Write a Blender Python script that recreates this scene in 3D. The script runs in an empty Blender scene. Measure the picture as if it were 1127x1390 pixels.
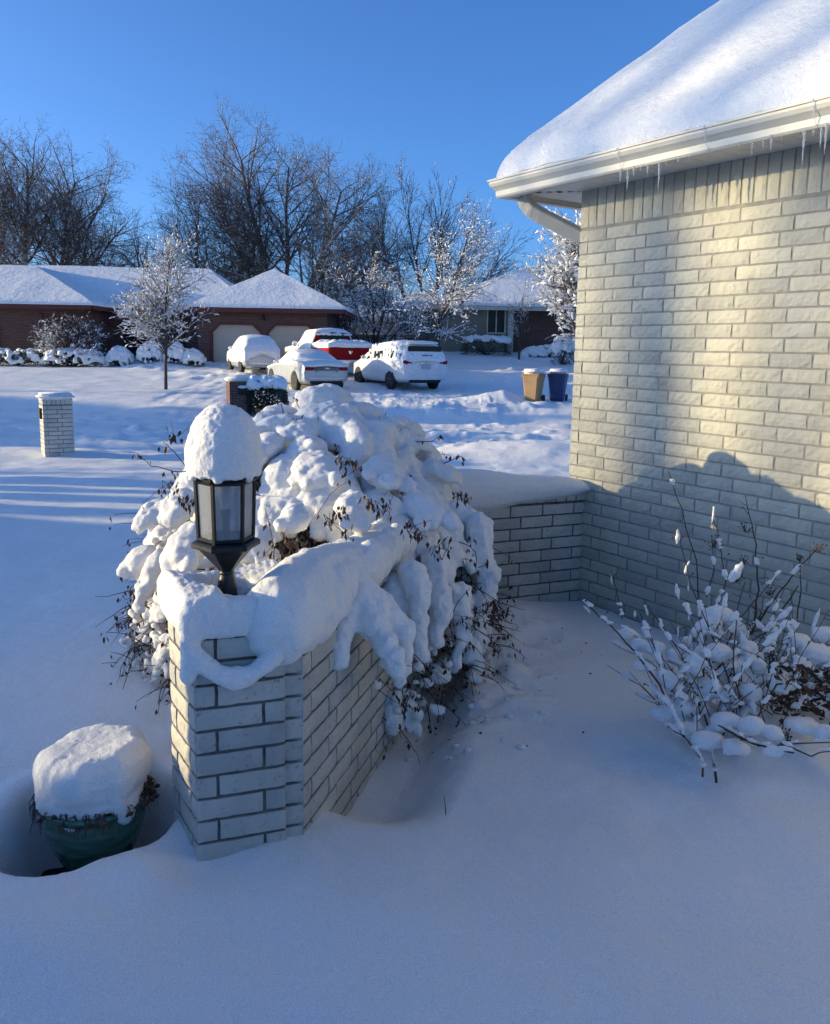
import bpy, bmesh, math, random
import numpy as np
from mathutils import Vector, Matrix, Quaternion
rnd = random.Random(7)
scene = bpy.context.scene
COL = scene.collection
PI = math.pi

# ------------------------------------------------------------------ camera model (1127 x 1390 photograph)
F_, CX_, CY_, EYE = 1129.0, 563.0, 650.0, 1.75
PITCH = math.atan((650 - 474) / F_)
CAMR = Matrix.Rotation(math.pi/2 - PITCH, 3, 'X') @ Matrix.Rotation(math.radians(1.0), 3, 'Z')
def at(x, y, Y):
    """world point seen at photo position x, y, lying Y metres ahead"""
    d = CAMR @ Vector(((x - CX_)/F_, -(y - CY_)/F_, -1.0))
    return Vector((0, 0, EYE)) + d*(Y/d.y)
def atz(x, y, z):
    d = CAMR @ Vector(((x - CX_)/F_, -(y - CY_)/F_, -1.0))
    return Vector((0, 0, EYE)) + d*((z-EYE)/d.z)
cd = bpy.data.cameras.new('camera'); cam = bpy.data.objects.new('camera', cd); COL.objects.link(cam)
cam.matrix_world = Matrix.Translation((0, 0, EYE)) @ CAMR.to_4x4()
cd.sensor_fit = 'HORIZONTAL'; cd.sensor_width = 36; cd.lens = 36*F_/1127
cd.shift_x = 0.0005; cd.shift_y = -45/1127
cd.clip_start = 0.05; cd.clip_end = 3000
scene.camera = cam

# ------------------------------------------------------------------ numpy noise
def _h(i, j, k, s):
    n = (i*374761393 + j*668265263 + k*2147483647 + s*1274126177) & 0xFFFFFFFF
    n = ((n ^ (n >> 13))*1274126177) & 0xFFFFFFFF
    n = n ^ (n >> 16)
    return (n & 0xFFFF)/65535.0*2 - 1
def vnoise(p, s=0):
    p = np.asarray(p, dtype=float); i = np.floor(p).astype(np.int64); f = p - i
    u = f*f*f*(f*(f*6-15)+10); r = 0
    for a in (0, 1):
        wx = u[..., 0] if a else 1-u[..., 0]
        for b in (0, 1):
            wy = u[..., 1] if b else 1-u[..., 1]
            for c in (0, 1):
                wz = u[..., 2] if c else 1-u[..., 2]
                r = r + wx*wy*wz*_h(i[..., 0]+a, i[..., 1]+b, i[..., 2]+c, s)
    return r
def fbm(p, octv=4, s=0, gain=.5):
    p = np.asarray(p, dtype=float); r = 0; a = 1; t = 0
    for o in range(octv):
        r = r + a*vnoise(p*(2.03**o) + 17.3*o, s+o); t += a; a *= gain
    return r/t
def fbm1(x, y, z=0, octv=3, s=0): return float(fbm(np.array([[x, y, z]]), octv, s)[0])
def sstep(a, b, x):
    t = np.clip((x-a)/(b-a), 0, 1); return t*t*(3-2*t)

# ------------------------------------------------------------------ materials
def newmat(name):
    m = bpy.data.materials.new(name); m.use_nodes = True
    nt = m.node_tree; b = nt.nodes['Principled BSDF']; return m, nt, b
def ramp(nt, fac, stops):
    r = nt.nodes.new('ShaderNodeValToRGB'); e = r.color_ramp.elements
    while len(e) < len(stops): e.new(0.5)
    for q, (p, c) in enumerate(stops):
        e[q].position = p; e[q].color = (*c, 1) if len(c) == 3 else c
    nt.links.new(fac, r.inputs[0]); return r.outputs[0]
def tex(nt, kind, scale, coord='Object', detail=4, rough=.55, stretch=None):
    tc = nt.nodes.new('ShaderNodeTexCoord'); o = tc.outputs[coord]
    if stretch:
        mp = nt.nodes.new('ShaderNodeMapping'); mp.inputs['Scale'].default_value = stretch
        nt.links.new(o, mp.inputs[0]); o = mp.outputs[0]
    n = nt.nodes.new('ShaderNodeTex'+kind); n.inputs['Scale'].default_value = scale
    if kind == 'Noise': n.inputs['Detail'].default_value = detail; n.inputs['Roughness'].default_value = rough
    nt.links.new(o, n.inputs['Vector']); return n
def bump(nt, b, hs, strength=1):
    prev = None
    for (sock, dist) in hs:
        bp = nt.nodes.new('ShaderNodeBump'); bp.inputs['Distance'].default_value = dist; bp.inputs['Strength'].default_value = strength
        nt.links.new(sock, bp.inputs['Height'])
        if prev: nt.links.new(prev, bp.inputs['Normal'])
        prev = bp.outputs[0]
    nt.links.new(prev, b.inputs['Normal'])
def simple(name, c1, c2=None, scale=6, rough=.7, metal=0, bmp=0, bscale=40, coat=0, spec=.5):
    m, nt, b = newmat(name); c2 = c2 or tuple(x*.8 for x in c1)
    n = tex(nt, 'Noise', scale)
    nt.links.new(ramp(nt, n.outputs['Fac'], [(.3, c2), (.7, c1)]), b.inputs['Base Color'])
    b.inputs['Roughness'].default_value = rough; b.inputs['Metallic'].default_value = metal
    b.inputs['Coat Weight'].default_value = coat; b.inputs['Specular IOR Level'].default_value = spec
    if bmp:
        q = tex(nt, 'Noise', bscale, detail=6); bump(nt, b, [(q.outputs['Fac'], bmp)])
    return m
def snowmat(name, s1, d1, s2, d2, sss=0.0, col=(.95, .935, .90)):
    m, nt, b = newmat(name)
    n = tex(nt, 'Noise', 1.3, detail=3)
    nt.links.new(ramp(nt, n.outputs['Fac'], [(.3, tuple(c*.965 for c in col)), (.7, col)]), b.inputs['Base Color'])
    b.inputs['Roughness'].default_value = .65; b.inputs['Specular IOR Level'].default_value = .25
    if sss:
        b.inputs['Subsurface Weight'].default_value = sss
        b.inputs['Subsurface Radius'].default_value = (.035, .03, .03); b.inputs['Subsurface Scale'].default_value = 1
    gr = tex(nt, 'Noise', s2*1.6, detail=2, rough=.8); mg = nt.nodes.new('ShaderNodeMix'); mg.data_type = 'RGBA'; mg.blend_type = 'MULTIPLY'; mg.inputs[0].default_value = 1
    nt.links.new(b.inputs['Base Color'].links[0].from_socket, mg.inputs[6]); nt.links.new(ramp(nt, gr.outputs['Fac'], [(.36, (.80, .81, .83)), (.52, (.97, .97, .97)), (.66, (1.05, 1.05, 1.05))]), mg.inputs[7])
    nt.links.new(mg.outputs[2], b.inputs['Base Color'])
    a = tex(nt, 'Noise', s1, detail=5, rough=.6); c = tex(nt, 'Noise', s2, detail=3, rough=.7)
    bump(nt, b, [(a.outputs['Fac'], d1), (c.outputs['Fac'], d2)])
    return m
M = {}
M['snow'] = snowmat('snow_ground', 7, .016, 150, .006)
M['snow_near'] = snowmat('snow_clumps', 30, .012, 200, .0045, sss=.25)
M['snow_roof'] = snowmat('snow_roof', 14, .014, 120, .004)
M['snow_far'] = snowmat('snow_far', 3.0, .05, 14, .02)

def brickmat(name, c1, c2, dirt, bmpd=.004, dirtamt=.5):
    m, nt, b = newmat(name)
    n = tex(nt, 'Noise', 5, detail=5); d = tex(nt, 'Noise', 38, detail=8, rough=.75)
    base = ramp(nt, n.outputs['Fac'], [(.35, c2), (.65, c1)])
    mx = nt.nodes.new('ShaderNodeMix'); mx.data_type = 'RGBA'
    nt.links.new(ramp(nt, d.outputs['Fac'], [(dirtamt+.08, (0, 0, 0)), (dirtamt+.2, (1, 1, 1))]), mx.inputs[0])
    nt.links.new(base, mx.inputs[6]); mx.inputs[7].default_value = (*dirt, 1)
    sn = tex(nt, 'Noise', 2.3, detail=4, stretch=(1, 1, .45)); m3 = nt.nodes.new('ShaderNodeMix'); m3.data_type = 'RGBA'; m3.blend_type = 'MULTIPLY'; m3.inputs[0].default_value = 1
    nt.links.new(mx.outputs[2], m3.inputs[6]); nt.links.new(ramp(nt, sn.outputs['Fac'], [(.3, (.84, .835, .82)), (.5, (.98, .98, .97)), (.7, (1.03, 1.03, 1.03))]), m3.inputs[7]); mx = m3
    gi = nt.nodes.new('ShaderNodeNewGeometry'); m2 = nt.nodes.new('ShaderNodeMix'); m2.data_type = 'RGBA'; m2.blend_type = 'MULTIPLY'; m2.inputs[0].default_value = 1
    nt.links.new(mx.outputs[2], m2.inputs[6]); nt.links.new(ramp(nt, gi.outputs['Random Per Island'], [(0, (.80, .81, .82)), (.3, (.93, .93, .92)), (.7, (1.0, .99, .97)), (1, (1.06, 1.05, 1.01))]), m2.inputs[7])
    nt.links.new(m2.outputs[2], b.inputs['Base Color'])
    b.inputs['Roughness'].default_value = .62; b.inputs['Specular IOR Level'].default_value = .35
    q = tex(nt, 'Noise', 30, detail=4, rough=.5); v = tex(nt, 'Voronoi', 34)
    bump(nt, b, [(q.outputs['Fac'], bmpd), (v.outputs['Distance'], bmpd*.35)])
    return m
M['cream_brick'] = brickmat('cream_painted_brick', (.52, .50, .41), (.45, .43, .36), (.42, .40, .34), .006, .56)
M['cream_joint'] = simple('cream_painted_joint', (.31, .295, .25), (.23, .22, .19), 20, .85, bmp=.002)
M['grey_brick'] = brickmat('weathered_painted_brick', (.54, .525, .475), (.45, .435, .395), (.18, .165, .14), .005, .49)
M['dark_joint'] = simple('weathered_joint', (.16, .15, .135), (.075, .07, .062), 25, .9, bmp=.003)
M['white_metal'] = simple('cream_painted_aluminium', (.58, .555, .48), (.52, .49, .42), 9, .4, 0, .0008, 60)
M['soffit'] = simple('soffit_panel', (.66, .64, .58), (.6, .58, .52), 5, .5)
M['lamp_black'] = simple('black_painted_metal', (.022, .024, .022), (.012, .013, .012), 30, .42, .3, .0012, 90)
M['bark'] = simple('bark', (.11, .085, .065), (.055, .042, .034), 9, .9, bmp=.01, bscale=20)
M['twig'] = simple('shrub_twig', (.085, .05, .036), (.04, .025, .02), 18, .8)
M['leaf'] = simple('dead_leaf', (.085, .038, .024), (.035, .018, .013), 12, .6)
M['soil'] = simple('dark_mulch', (.035, .025, .018), (.015, .011, .009), 30, .95, bmp=.01)
M['evergreen'] = simple('evergreen_leaf', (.035, .045, .022), (.016, .02, .012), 5, .6)
M['red_leaf'] = simple('reddish_shrub_leaf', (.12, .06, .045), (.055, .03, .025), 5, .7)
M['redtrim'] = simple('dark_red_trim', (.13, .03, .022), (.09, .022, .018), 4, .6)
M['garage'] = simple('tan_garage_door', (.58, .48, .37), (.52, .43, .33), 2, .6)
M['tansiding'] = simple('tan_siding', (.27, .24, .18), (.23, .20, .15), 2, .7)
M['tantrim'] = simple('pale_trim', (.60, .55, .42), (.5, .46, .36), 3, .6)
M['glass'] = simple('window_glass', (.02, .022, .025), (.012, .014, .016), 1, .15, 0, spec=.3)
M['dark'] = simple('dark_void', (.02, .02, .02), (.012, .012, .012), 3, .8)
M['rubber'] = simple('rubber', (.02, .02, .021), (.012, .012, .012), 10, .75)
M['alloy'] = simple('alloy', (.35, .35, .36), (.22, .22, .23), 12, .35, .8)
M['paint_white'] = simple('white_car_paint', (.72, .73, .74), (.66, .67, .69), 3, .3, 0, coat=.5)
M['paint_silver'] = simple('silver_car_paint', (.50, .51, .52), (.42, .43, .45), 3, .35, .4, coat=.4)
M['paint_red'] = simple('red_truck_paint', (.30, .002, .006), (.22, .001, .004), 3, .5, 0, spec=.12)
M['taillight'] = simple('red_tail_lamp', (.34, .004, .006), (.18, .002, .004), 30, .4, spec=.2)
M['chrome'] = simple('chrome', (.6, .6, .6), (.5, .5, .5), 5, .2, .9)
M['bin_tan'] = simple('tan_plastic', (.42, .26, .12), (.36, .22, .10), 4, .55)
M['bin_blue'] = simple('blue_plastic', (.018, .045, .15), (.012, .03, .10), 4, .5)
M['plate'] = simple('licence_plate', (.45, .47, .52), (.4, .42, .48), 20, .5)
def brickfar(name, c1, c2, mortar):
    m, nt, b = newmat(name)
    tc = nt.nodes.new('ShaderNodeTexCoord'); sx = nt.nodes.new('ShaderNodeSeparateXYZ'); cb = nt.nodes.new('ShaderNodeCombineXYZ')
    ad = nt.nodes.new('ShaderNodeMath'); ad.operation = 'ADD'
    nt.links.new(tc.outputs['Object'], sx.inputs[0]); nt.links.new(sx.outputs[0], ad.inputs[0]); nt.links.new(sx.outputs[1], ad.inputs[1])
    nt.links.new(ad.outputs[0], cb.inputs[0]); nt.links.new(sx.outputs[2], cb.inputs[1])
    br = nt.nodes.new('ShaderNodeTexBrick'); br.inputs['Scale'].default_value = 1
    br.inputs['Brick Width'].default_value = .215; br.inputs['Row Height'].default_value = .075; br.inputs['Mortar Size'].default_value = .009
    br.inputs['Color1'].default_value = (*c1, 1); br.inputs['Color2'].default_value = (*c2, 1); br.inputs['Mortar'].default_value = (*mortar, 1)
    nt.links.new(cb.outputs[0], br.inputs['Vector']); nt.links.new(br.outputs['Color'], b.inputs['Base Color'])
    b.inputs['Roughness'].default_value = .85
    bump(nt, b, [(br.outputs['Fac'], -.006)])
    return m
M['red_brick'] = brickfar('dark_red_brick', (.15, .062, .042), (.085, .036, .028), (.17, .13, .11))
def glassy(name, col, alpha_rough):
    m, nt, b = newmat(name); b.inputs['Base Color'].default_value = (*col, 1)
    b.inputs['Transmission Weight'].default_value = .75; b.inputs['Roughness'].default_value = alpha_rough; b.inputs['IOR'].default_value = 1.15
    n = tex(nt, 'Noise', 90, detail=3); bump(nt, b, [(n.outputs['Fac'], .002)])
    return m
M['seeded_glass'] = glassy('seeded_lamp_glass', (.66, .68, .70), .14)
M['icicle'] = glassy('icicle_ice', (.95, .97, 1), .08)
def glaze():
    m, nt, b = newmat('green_glazed_ceramic')
    w = tex(nt, 'Noise', 7, detail=5, stretch=(1, 1, 5))
    nt.links.new(ramp(nt, w.outputs['Fac'], [(.3, (.014, .05, .036)), (.52, (.035, .12, .085)), (.75, (.08, .22, .165))]), b.inputs['Base Color'])
    b.inputs['Roughness'].default_value = .18; b.inputs['Coat Weight'].default_value = .5
    return m
M['glaze'] = glaze()
def snowbark(name, c1, c2, lo, hi, scale=3.0):
    """bark with settled snow on the faces that look up"""
    m, nt, b = newmat(name)
    n = tex(nt, 'Noise', 9); base = ramp(nt, n.outputs['Fac'], [(.3, c2), (.7, c1)])
    g = nt.nodes.new('ShaderNodeNewGeometry'); sx = nt.nodes.new('ShaderNodeSeparateXYZ'); nt.links.new(g.outputs['True Normal'], sx.inputs[0])
    w = tex(nt, 'Noise', scale, detail=2); ad = nt.nodes.new('ShaderNodeMath'); ad.operation = 'MULTIPLY_ADD'
    nt.links.new(w.outputs['Fac'], ad.inputs[0]); ad.inputs[1].default_value = .9; nt.links.new(sx.outputs[2], ad.inputs[2])
    mx = nt.nodes.new('ShaderNodeMix'); mx.data_type = 'RGBA'
    nt.links.new(ramp(nt, ad.outputs[0], [(lo, (0, 0, 0)), (hi, (1, 1, 1))]), mx.inputs[0])
    nt.links.new(base, mx.inputs[6]); mx.inputs[7].default_value = (.86, .87, .9, 1)
    nt.links.new(mx.outputs[2], b.inputs['Base Color']); b.inputs['Roughness'].default_value = .85
    return m
M['bark_big'] = snowbark('bark_with_snow', (.135, .113, .095), (.075, .062, .052), .93, 1.0)
M['bark_frost'] = snowbark('bark_under_heavy_snow', (.085, .062, .048), (.05, .036, .03), .70, .8, 4)

# ------------------------------------------------------------------ object helpers
def tag(o, label=None, cat=None, group=None, kind=None):
    if label: o['label'] = label
    if cat: o['category'] = cat
    if group: o['group'] = group
    if kind: o['kind'] = kind
    return o
def empty(name, loc=(0, 0, 0), rz=0, label=None, cat=None, group=None):
    o = bpy.data.objects.new(name, None); COL.objects.link(o); o.location = loc; o.rotation_euler = (0, 0, rz)
    o.empty_display_size = .1
    return tag(o, label, cat, group)
class MB:
    def __init__(s): s.v = []; s.f = []; s.m = []
    def add(s, vs, fs, mi=0):
        k = len(s.v); s.v += [tuple(p) for p in vs]; s.f += [tuple(i+k for i in f) for f in fs]; s.m += [mi]*len(fs)
    def box(s, a, b, mi=0, mat=None):
        (x0, y0, z0), (x1, y1, z1) = a, b
        vs = [Vector(p) for p in ((x0, y0, z0), (x1, y0, z0), (x1, y1, z0), (x0, y1, z0), (x0, y0, z1), (x1, y0, z1), (x1, y1, z1), (x0, y1, z1))]
        if mat: vs = [mat @ p for p in vs]
        s.add(vs, [(0, 3, 2, 1), (4, 5, 6, 7), (0, 1, 5, 4), (1, 2, 6, 5), (2, 3, 7, 6), (3, 0, 4, 7)], mi)
    def cbox(s, c, d, mi=0, mat=None, bev=0):
        c = Vector(c); d = Vector(d)/2
        if not bev: return s.box(c-d, c+d, mi, mat)
        b = min(bev, min(d)*.9); bm = bmesh.new(); bmesh.ops.create_cube(bm, size=1)
        for v in bm.verts: v.co = Vector((v.co.x*2*d.x, v.co.y*2*d.y, v.co.z*2*d.z)) + c
        bmesh.ops.bevel(bm, geom=bm.edges[:], offset=b, segments=2, affect='EDGES')
        bm.verts.index_update(); s.add([(mat @ v.co if mat else v.co) for v in bm.verts], [[v.index for v in f.verts] for f in bm.faces], mi); bm.free()
    def tube(s, pts, rads, n=6, mi=0, cap=True):
        pts = [Vector(p) for p in pts]; k = len(s.v); L = len(pts)
        t0 = (pts[1]-pts[0]).normalized(); up = Vector((0, 0, 1)) if abs(t0.z) < .9 else Vector((1, 0, 0))
        u = t0.cross(up).normalized()
        for i, p in enumerate(pts):
            t = (pts[min(i+1, L-1)] - pts[max(i-1, 0)])
            if t.length < 1e-9: t = t0
            t = t.normalized(); u = (u - t*u.dot(t))
            if u.length < 1e-6: u = t.orthogonal()
            u.normalize(); w = t.cross(u); r = rads[i] if hasattr(rads, '__len__') else rads
            for q in range(n):
                a = 2*PI*q/n; s.v.append(tuple(p + (u*math.cos(a) + w*math.sin(a))*r))
        for i in range(L-1):
            for q in range(n):
                a = k+i*n+q; b = k+i*n+(q+1) % n; s.f.append((a, b, b+n, a+n)); s.m.append(mi)
        if cap:
            s.f.append(tuple(k+q for q in range(n))[::-1]); s.m.append(mi)
            s.f.append(tuple(k+(L-1)*n+q for q in range(n))); s.m.append(mi)
    def lathe(s, prof, c=(0, 0, 0), n=24, mi=0, mat=None, phase=0):
        c = Vector(c); vs = []
        for (r, z) in prof:
            for q in range(n):
                a = 2*PI*q/n + phase; p = Vector((r*math.cos(a), r*math.sin(a), z)); vs.append((mat @ p if mat else p) + c)
        fs = [(i*n+q, i*n+(q+1) % n, (i+1)*n+(q+1) % n, (i+1)*n+q) for i in range(len(prof)-1) for q in range(n)]
        fs.append(tuple(range(n))[::-1]); fs.append(tuple((len(prof)-1)*n+q for q in range(n)))
        s.add(vs, fs, mi)
    def ico(s, c, r, sub=1, mi=0, rot=None):
        vs, fs = ICO[sub]; c = Vector(c); r = Vector(r) if hasattr(r, '__len__') else Vector((r, r, r))
        if rot is None: s.add([(c.x+v[0]*r.x, c.y+v[1]*r.y, c.z+v[2]*r.z) for v in vs], fs, mi)
        else: s.add([c + rot @ Vector((v[0]*r.x, v[1]*r.y, v[2]*r.z)) for v in vs], fs, mi)
    def build(s, name, mats, parent=None, smooth=False, disp=None, label=None):
        me = bpy.data.meshes.new(name); me.from_pydata(s.v, [], s.f)
        mats = mats if isinstance(mats, (list, tuple)) else [mats]
        for m in mats: me.materials.append(m)
        if len(mats) > 1: me.polygons.foreach_set('material_index', s.m)
        if smooth: me.polygons.foreach_set('use_smooth', [True]*len(me.polygons))
        me.update()
        o = bpy.data.objects.new(name, me); COL.objects.link(o)
        if parent: o.parent = parent
        if label: o['label'] = label
        return o
ICO = {}
for _s in (1, 2, 3):
    _bm = bmesh.new(); bmesh.ops.create_icosphere(_bm, subdivisions=_s, radius=1)
    ICO[_s] = ([tuple(v.co) for v in _bm.verts], [tuple(v.index for v in f.verts) for f in _bm.faces]); _bm.free()

def displace_np(me, amp, scale, octv=3, seed=0, zmask=None):
    n = len(me.vertices); co = np.empty(n*3); no = np.empty(n*3)
    me.vertices.foreach_get('co', co); me.vertices.foreach_get('normal', no)
    co = co.reshape(-1, 3); no = no.reshape(-1, 3)
    d = fbm(co*scale, octv, seed)*amp
    co = co + no*d[:, None]; me.vertices.foreach_set('co', co.reshape(-1)); me.update()
def blobs(name, mb, voxel, mat, parent=None, smooth=6, amp=.008, scale=9, octv=3, seed=0, label=None, fine=0):
    """melt the overlapping lumps of a builder into one continuous skin"""
    o = mb.build(name + '_lumps', mat)
    r = o.modifiers.new('r', 'REMESH'); r.mode = 'VOXEL'; r.voxel_size = voxel; r.use_smooth_shade = True
    if smooth:
        sm = o.modifiers.new('s', 'SMOOTH'); sm.iterations = smooth; sm.factor = .5
    dg = bpy.context.evaluated_depsgraph_get(); dg.update()
    me = bpy.data.meshes.new_from_object(o.evaluated_get(dg)); me.name = name
    old = o.data; bpy.data.objects.remove(o); bpy.data.meshes.remove(old)
    me.materials.clear(); me.materials.append(mat)
    if amp: displace_np(me, amp, scale, octv, seed)
    if fine: displace_np(me, fine, scale*5, 2, seed+9)
    me.polygons.foreach_set('use_smooth', [True]*len(me.polygons))
    q = bpy.data.objects.new(name, me); COL.objects.link(q)
    if parent: q.parent = parent
    if label: q['label'] = label
    return q
def copy_tree(o, parent=None):
    c = o.copy(); COL.objects.link(c)
    if parent: c.parent = parent
    for ch in list(o.children): copy_tree(ch, c)
    return c
# ------------------------------------------------------------------ ground: one snow sheet from the doorstep to the horizon
GY = np.array([-400, 5, 9, 12.5, 16.3, 17.3, 24, 25.2, 26.4, 32, 37, 42, 49, 60, 120, 1500.])
GZ = np.array([0, 0, -.15, -.32, -.42, -.57, -.6, -.5, -.05, .20, .58, .85, 1.66, 2.0, 2.3, 2.3])
PLANTER = at(132, 1150, 2.9); PLANTER.z = 0
RUN0 = Vector((-.375, 2.76, 0)); RUND = Vector((.268, .963, 0)).normalized()
HC = Vector((1.113, 5.95, 0)); HD = Vector((.555, -.832, 0)).normalized(); HN = Vector((-.832, -.555, 0)).normalized(); HN2 = Vector((-.555, .832, 0)).normalized()
LW1 = Vector((1.203, 5.81, 0)); LWD = Vector((-.919, -.394, 0)).normalized()
def ground_np(X, Y):
    Ye = Y - .16*np.clip(-X-3, 0, 60)*sstep(10, 22, Y)
    z = 0
    for d in (-.6, -.3, 0, .3, .6): z = z + np.interp(Ye + d, GY, GZ)
    z = z/5
    P = np.stack([X, Y, X*0], -1)
    near = 1-sstep(6, 11, Y)
    z = z + fbm(P*.55, 3, 3)*.05*(.5+.5*near) + fbm(P*2.3, 2, 5)*.008
    # plough and tyre ruts, lumps in the street (they run along it)
    st = sstep(16.6, 17.6, Ye)*(1-sstep(24.6, 25.8, Ye))
    Q = np.stack([X*.22, Ye*3.1, X*0], -1)
    z = z + st*(fbm(Q, 3, 11)*.13 + np.maximum(fbm(np.stack([X*1.6, Ye*2.6, X*0], -1), 3, 13), .08)*.16
                - .07*np.exp(-((Ye-19.3)/.22)**2) - .07*np.exp(-((Ye-20.9)/.22)**2) - .05*np.exp(-((Ye-22.6)/.25)**2))
    # low bank along the near kerb, lumpy trodden snow on the far verge and drive
    z = z + .10*np.exp(-((Ye-16.2)/.5)**2)*(.6+.6*fbm(P*.7, 2, 19))
    far = sstep(11, 14, Y)*(1-sstep(48, 52, Y))
    z = z + far*(fbm(P*np.array([1.1, 2.2, 1]), 3, 51)*.035 + np.abs(fbm(P*np.array([2.4, 3.4, 1]), 2, 53))*.022)
    fv = sstep(25.5, 27, Ye)*(1-sstep(44, 47, Ye))
    z = z + fv*(np.maximum(fbm(P*np.array([1.7, 1.3, 1]), 3, 23), .0)*.20)*sstep(-.2, .35, fbm(P*.13, 2, 29)+.12)
    dr = sstep(-9.5, -8.5, X)*(1-sstep(3.5, 4.5, X))*sstep(25.5, 27, Ye)*(1-sstep(38, 41, Ye))
    z = z + dr*fbm(np.stack([X*2.6, Y*.5, X*0], -1), 3, 31)*.05
    # mounds: bank left by the near drive, and heaps by the bins
    for (cx, cy, rx, ry, h) in ((2.9, 17.0, 2.1, 1.0, .42), (1.2, 17.5, 1.2, .5, .16), (3.0, 28.6, .7, .6, .30), (2.0, 28.4, .9, .5, .14), (-8.0, 26.3, 1.0, .5, .16), (-6.9, 43.0, 3.2, 1.2, .15), (-12.4, 40.5, 1.2, .8, .22), (-10.8, 41.2, .8, .6, .18)):
        z = z + h*np.exp(-((X-cx)/rx)**2-((Y-cy)/ry)**2)
    # raised bed left of the entry wall
    z = z + .10*np.exp(-((X+1.2)/1.1)**2-((Y-4.4)/1.3)**2) + .05*np.exp(-((X+2.6)/1.0)**2-((Y-3.6)/.8)**2)
    # trench where wind scoured the snow beside the entry wall
    rx_, ry_ = RUND.y, -RUND.x
    du = (X-RUN0.x)*RUND.x + (Y-RUN0.y)*RUND.y; dv = (X-RUN0.x)*rx_ + (Y-RUN0.y)*ry_
    wob = fbm(np.stack([du*3, dv*3, du*0], -1), 3, 37)
    w = .30 + .10*np.sin(du*2.2) + .08*wob
    tr = sstep(.12, .5, du)*(1-sstep(2.3, 2.9, du))*(1-sstep(w*.35, w*1.25, dv))*sstep(-.3, -.05, dv)
    z = z - .19*tr
    rough = np.exp(-((dv-.42)/.28)**2)*sstep(.9, 1.3, du)*(1-sstep(2.4, 2.9, du))
    z = z + rough*(.06*fbm(P*7, 3, 41) - .02) + near*(.0028*fbm(P*17, 2, 47) + .006*fbm(P*6, 2, 49))
    # ground curls down at the pillar and up to the walls
    z = z + .07*np.exp(-((X-.62)/.35)**2-((Y-5.35)/.4)**2)
    z = z + .05*np.exp(-((X-1.55)/.5)**2-((Y-3.7)/.55)**2) + .13*np.exp(-((X-1.62)/.42)**2-((Y-3.55)/.32)**2) + .03*fbm(P*4.2, 3, 43)*np.exp(-((X-1.3)/.55)**2-((Y-3.3)/.6)**2)
    # small bank on the camera side of the pillar foot
    z = z + .055*np.exp(-((X+.86)/.11)**2-((Y-2.52)/.12)**2) - .035*np.exp(-((X+.66)/.18)**2-((Y-2.56)/.12)**2)
    z = z + .065*np.exp(-((X+1.15)/.4)**2-((Y-2.2)/.22)**2) - .03*np.exp(-((X+.5)/.25)**2-((Y-2.25)/.2)**2) + near*.018*fbm(P*1.4, 2, 61)
    # bowl melted and scooped round the planter
    dx, dy = X-PLANTER.x, Y-PLANTER.y; rr = np.sqrt((dx/1.0)**2 + ((dy+.06)/1.12)**2)
    ang = np.arctan2(dy, dx)
    R0 = .238 + .03*np.sin(ang*2+.6) + .02*np.sin(ang*3+2) + .012*np.sin(ang*7)
    pit = 1-sstep(R0-.03, R0+.085, rr)
    z = z*(1-pit) + (-.30)*pit
    z = z + .035*np.exp(-((rr-(R0+.13))/.07)**2)*np.clip(.55+.9*np.sin(ang+.1), 0, 1)
    return z
def gz(x, y): return float(ground_np(np.array([float(x)]), np.array([float(y)]))[0])
def axis(segs):
    out = []
    for (a, b, st) in segs: out += list(np.arange(a, b, st))
    return np.array(out)
gx = axis([(-1500, -300, 150), (-300, -80, 12), (-80, -30, 1.2), (-30, -9, .20), (-9, -3.2, .09), (-3.2, -2, .04), (-2, 2.6, .0165), (2.6, 4, .06), (4, 12, .2), (12, 30, .8), (30, 80, 4), (80, 300, 20), (300, 1501, 150)])
gy = axis([(-300, -40, 40), (-40, -4, 2), (-4, .6, .2), (.6, 4.6, .0165), (4.6, 6.6, .03), (6.6, 10, .06), (10, 16, .09), (16, 30, .07), (30, 50, .16), (50, 80, 1), (80, 300, 10), (300, 1501, 100)])
XX, YY = np.meshgrid(gx, gy); ZZ = ground_np(XX, YY)
nx, ny = len(gx), len(gy)
me = bpy.data.meshes.new('snowy_ground'); me.vertices.add(nx*ny)
me.vertices.foreach_set('co', np.stack([XX, YY, ZZ], -1).reshape(-1))
ii, jj = np.meshgrid(np.arange(nx-1), np.arange(ny-1)); a = (jj*nx+ii).reshape(-1)
q = np.stack([a, a+1, a+1+nx, a+nx], -1).reshape(-1)
me.loops.add(len(q)); me.loops.foreach_set('vertex_index', q)
me.polygons.add(len(a)); me.polygons.foreach_set('loop_start', np.arange(len(a))*4); me.polygons.foreach_set('loop_total', np.full(len(a), 4))
me.update(calc_edges=True); me.polygons.foreach_set('use_smooth', [True]*len(a)); me.materials.append(M['snow'])
ground = bpy.data.objects.new('snowy_ground', me); COL.objects.link(ground)
tag(ground, 'snow covering the yards and the street', 'ground', kind='structure')

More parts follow.
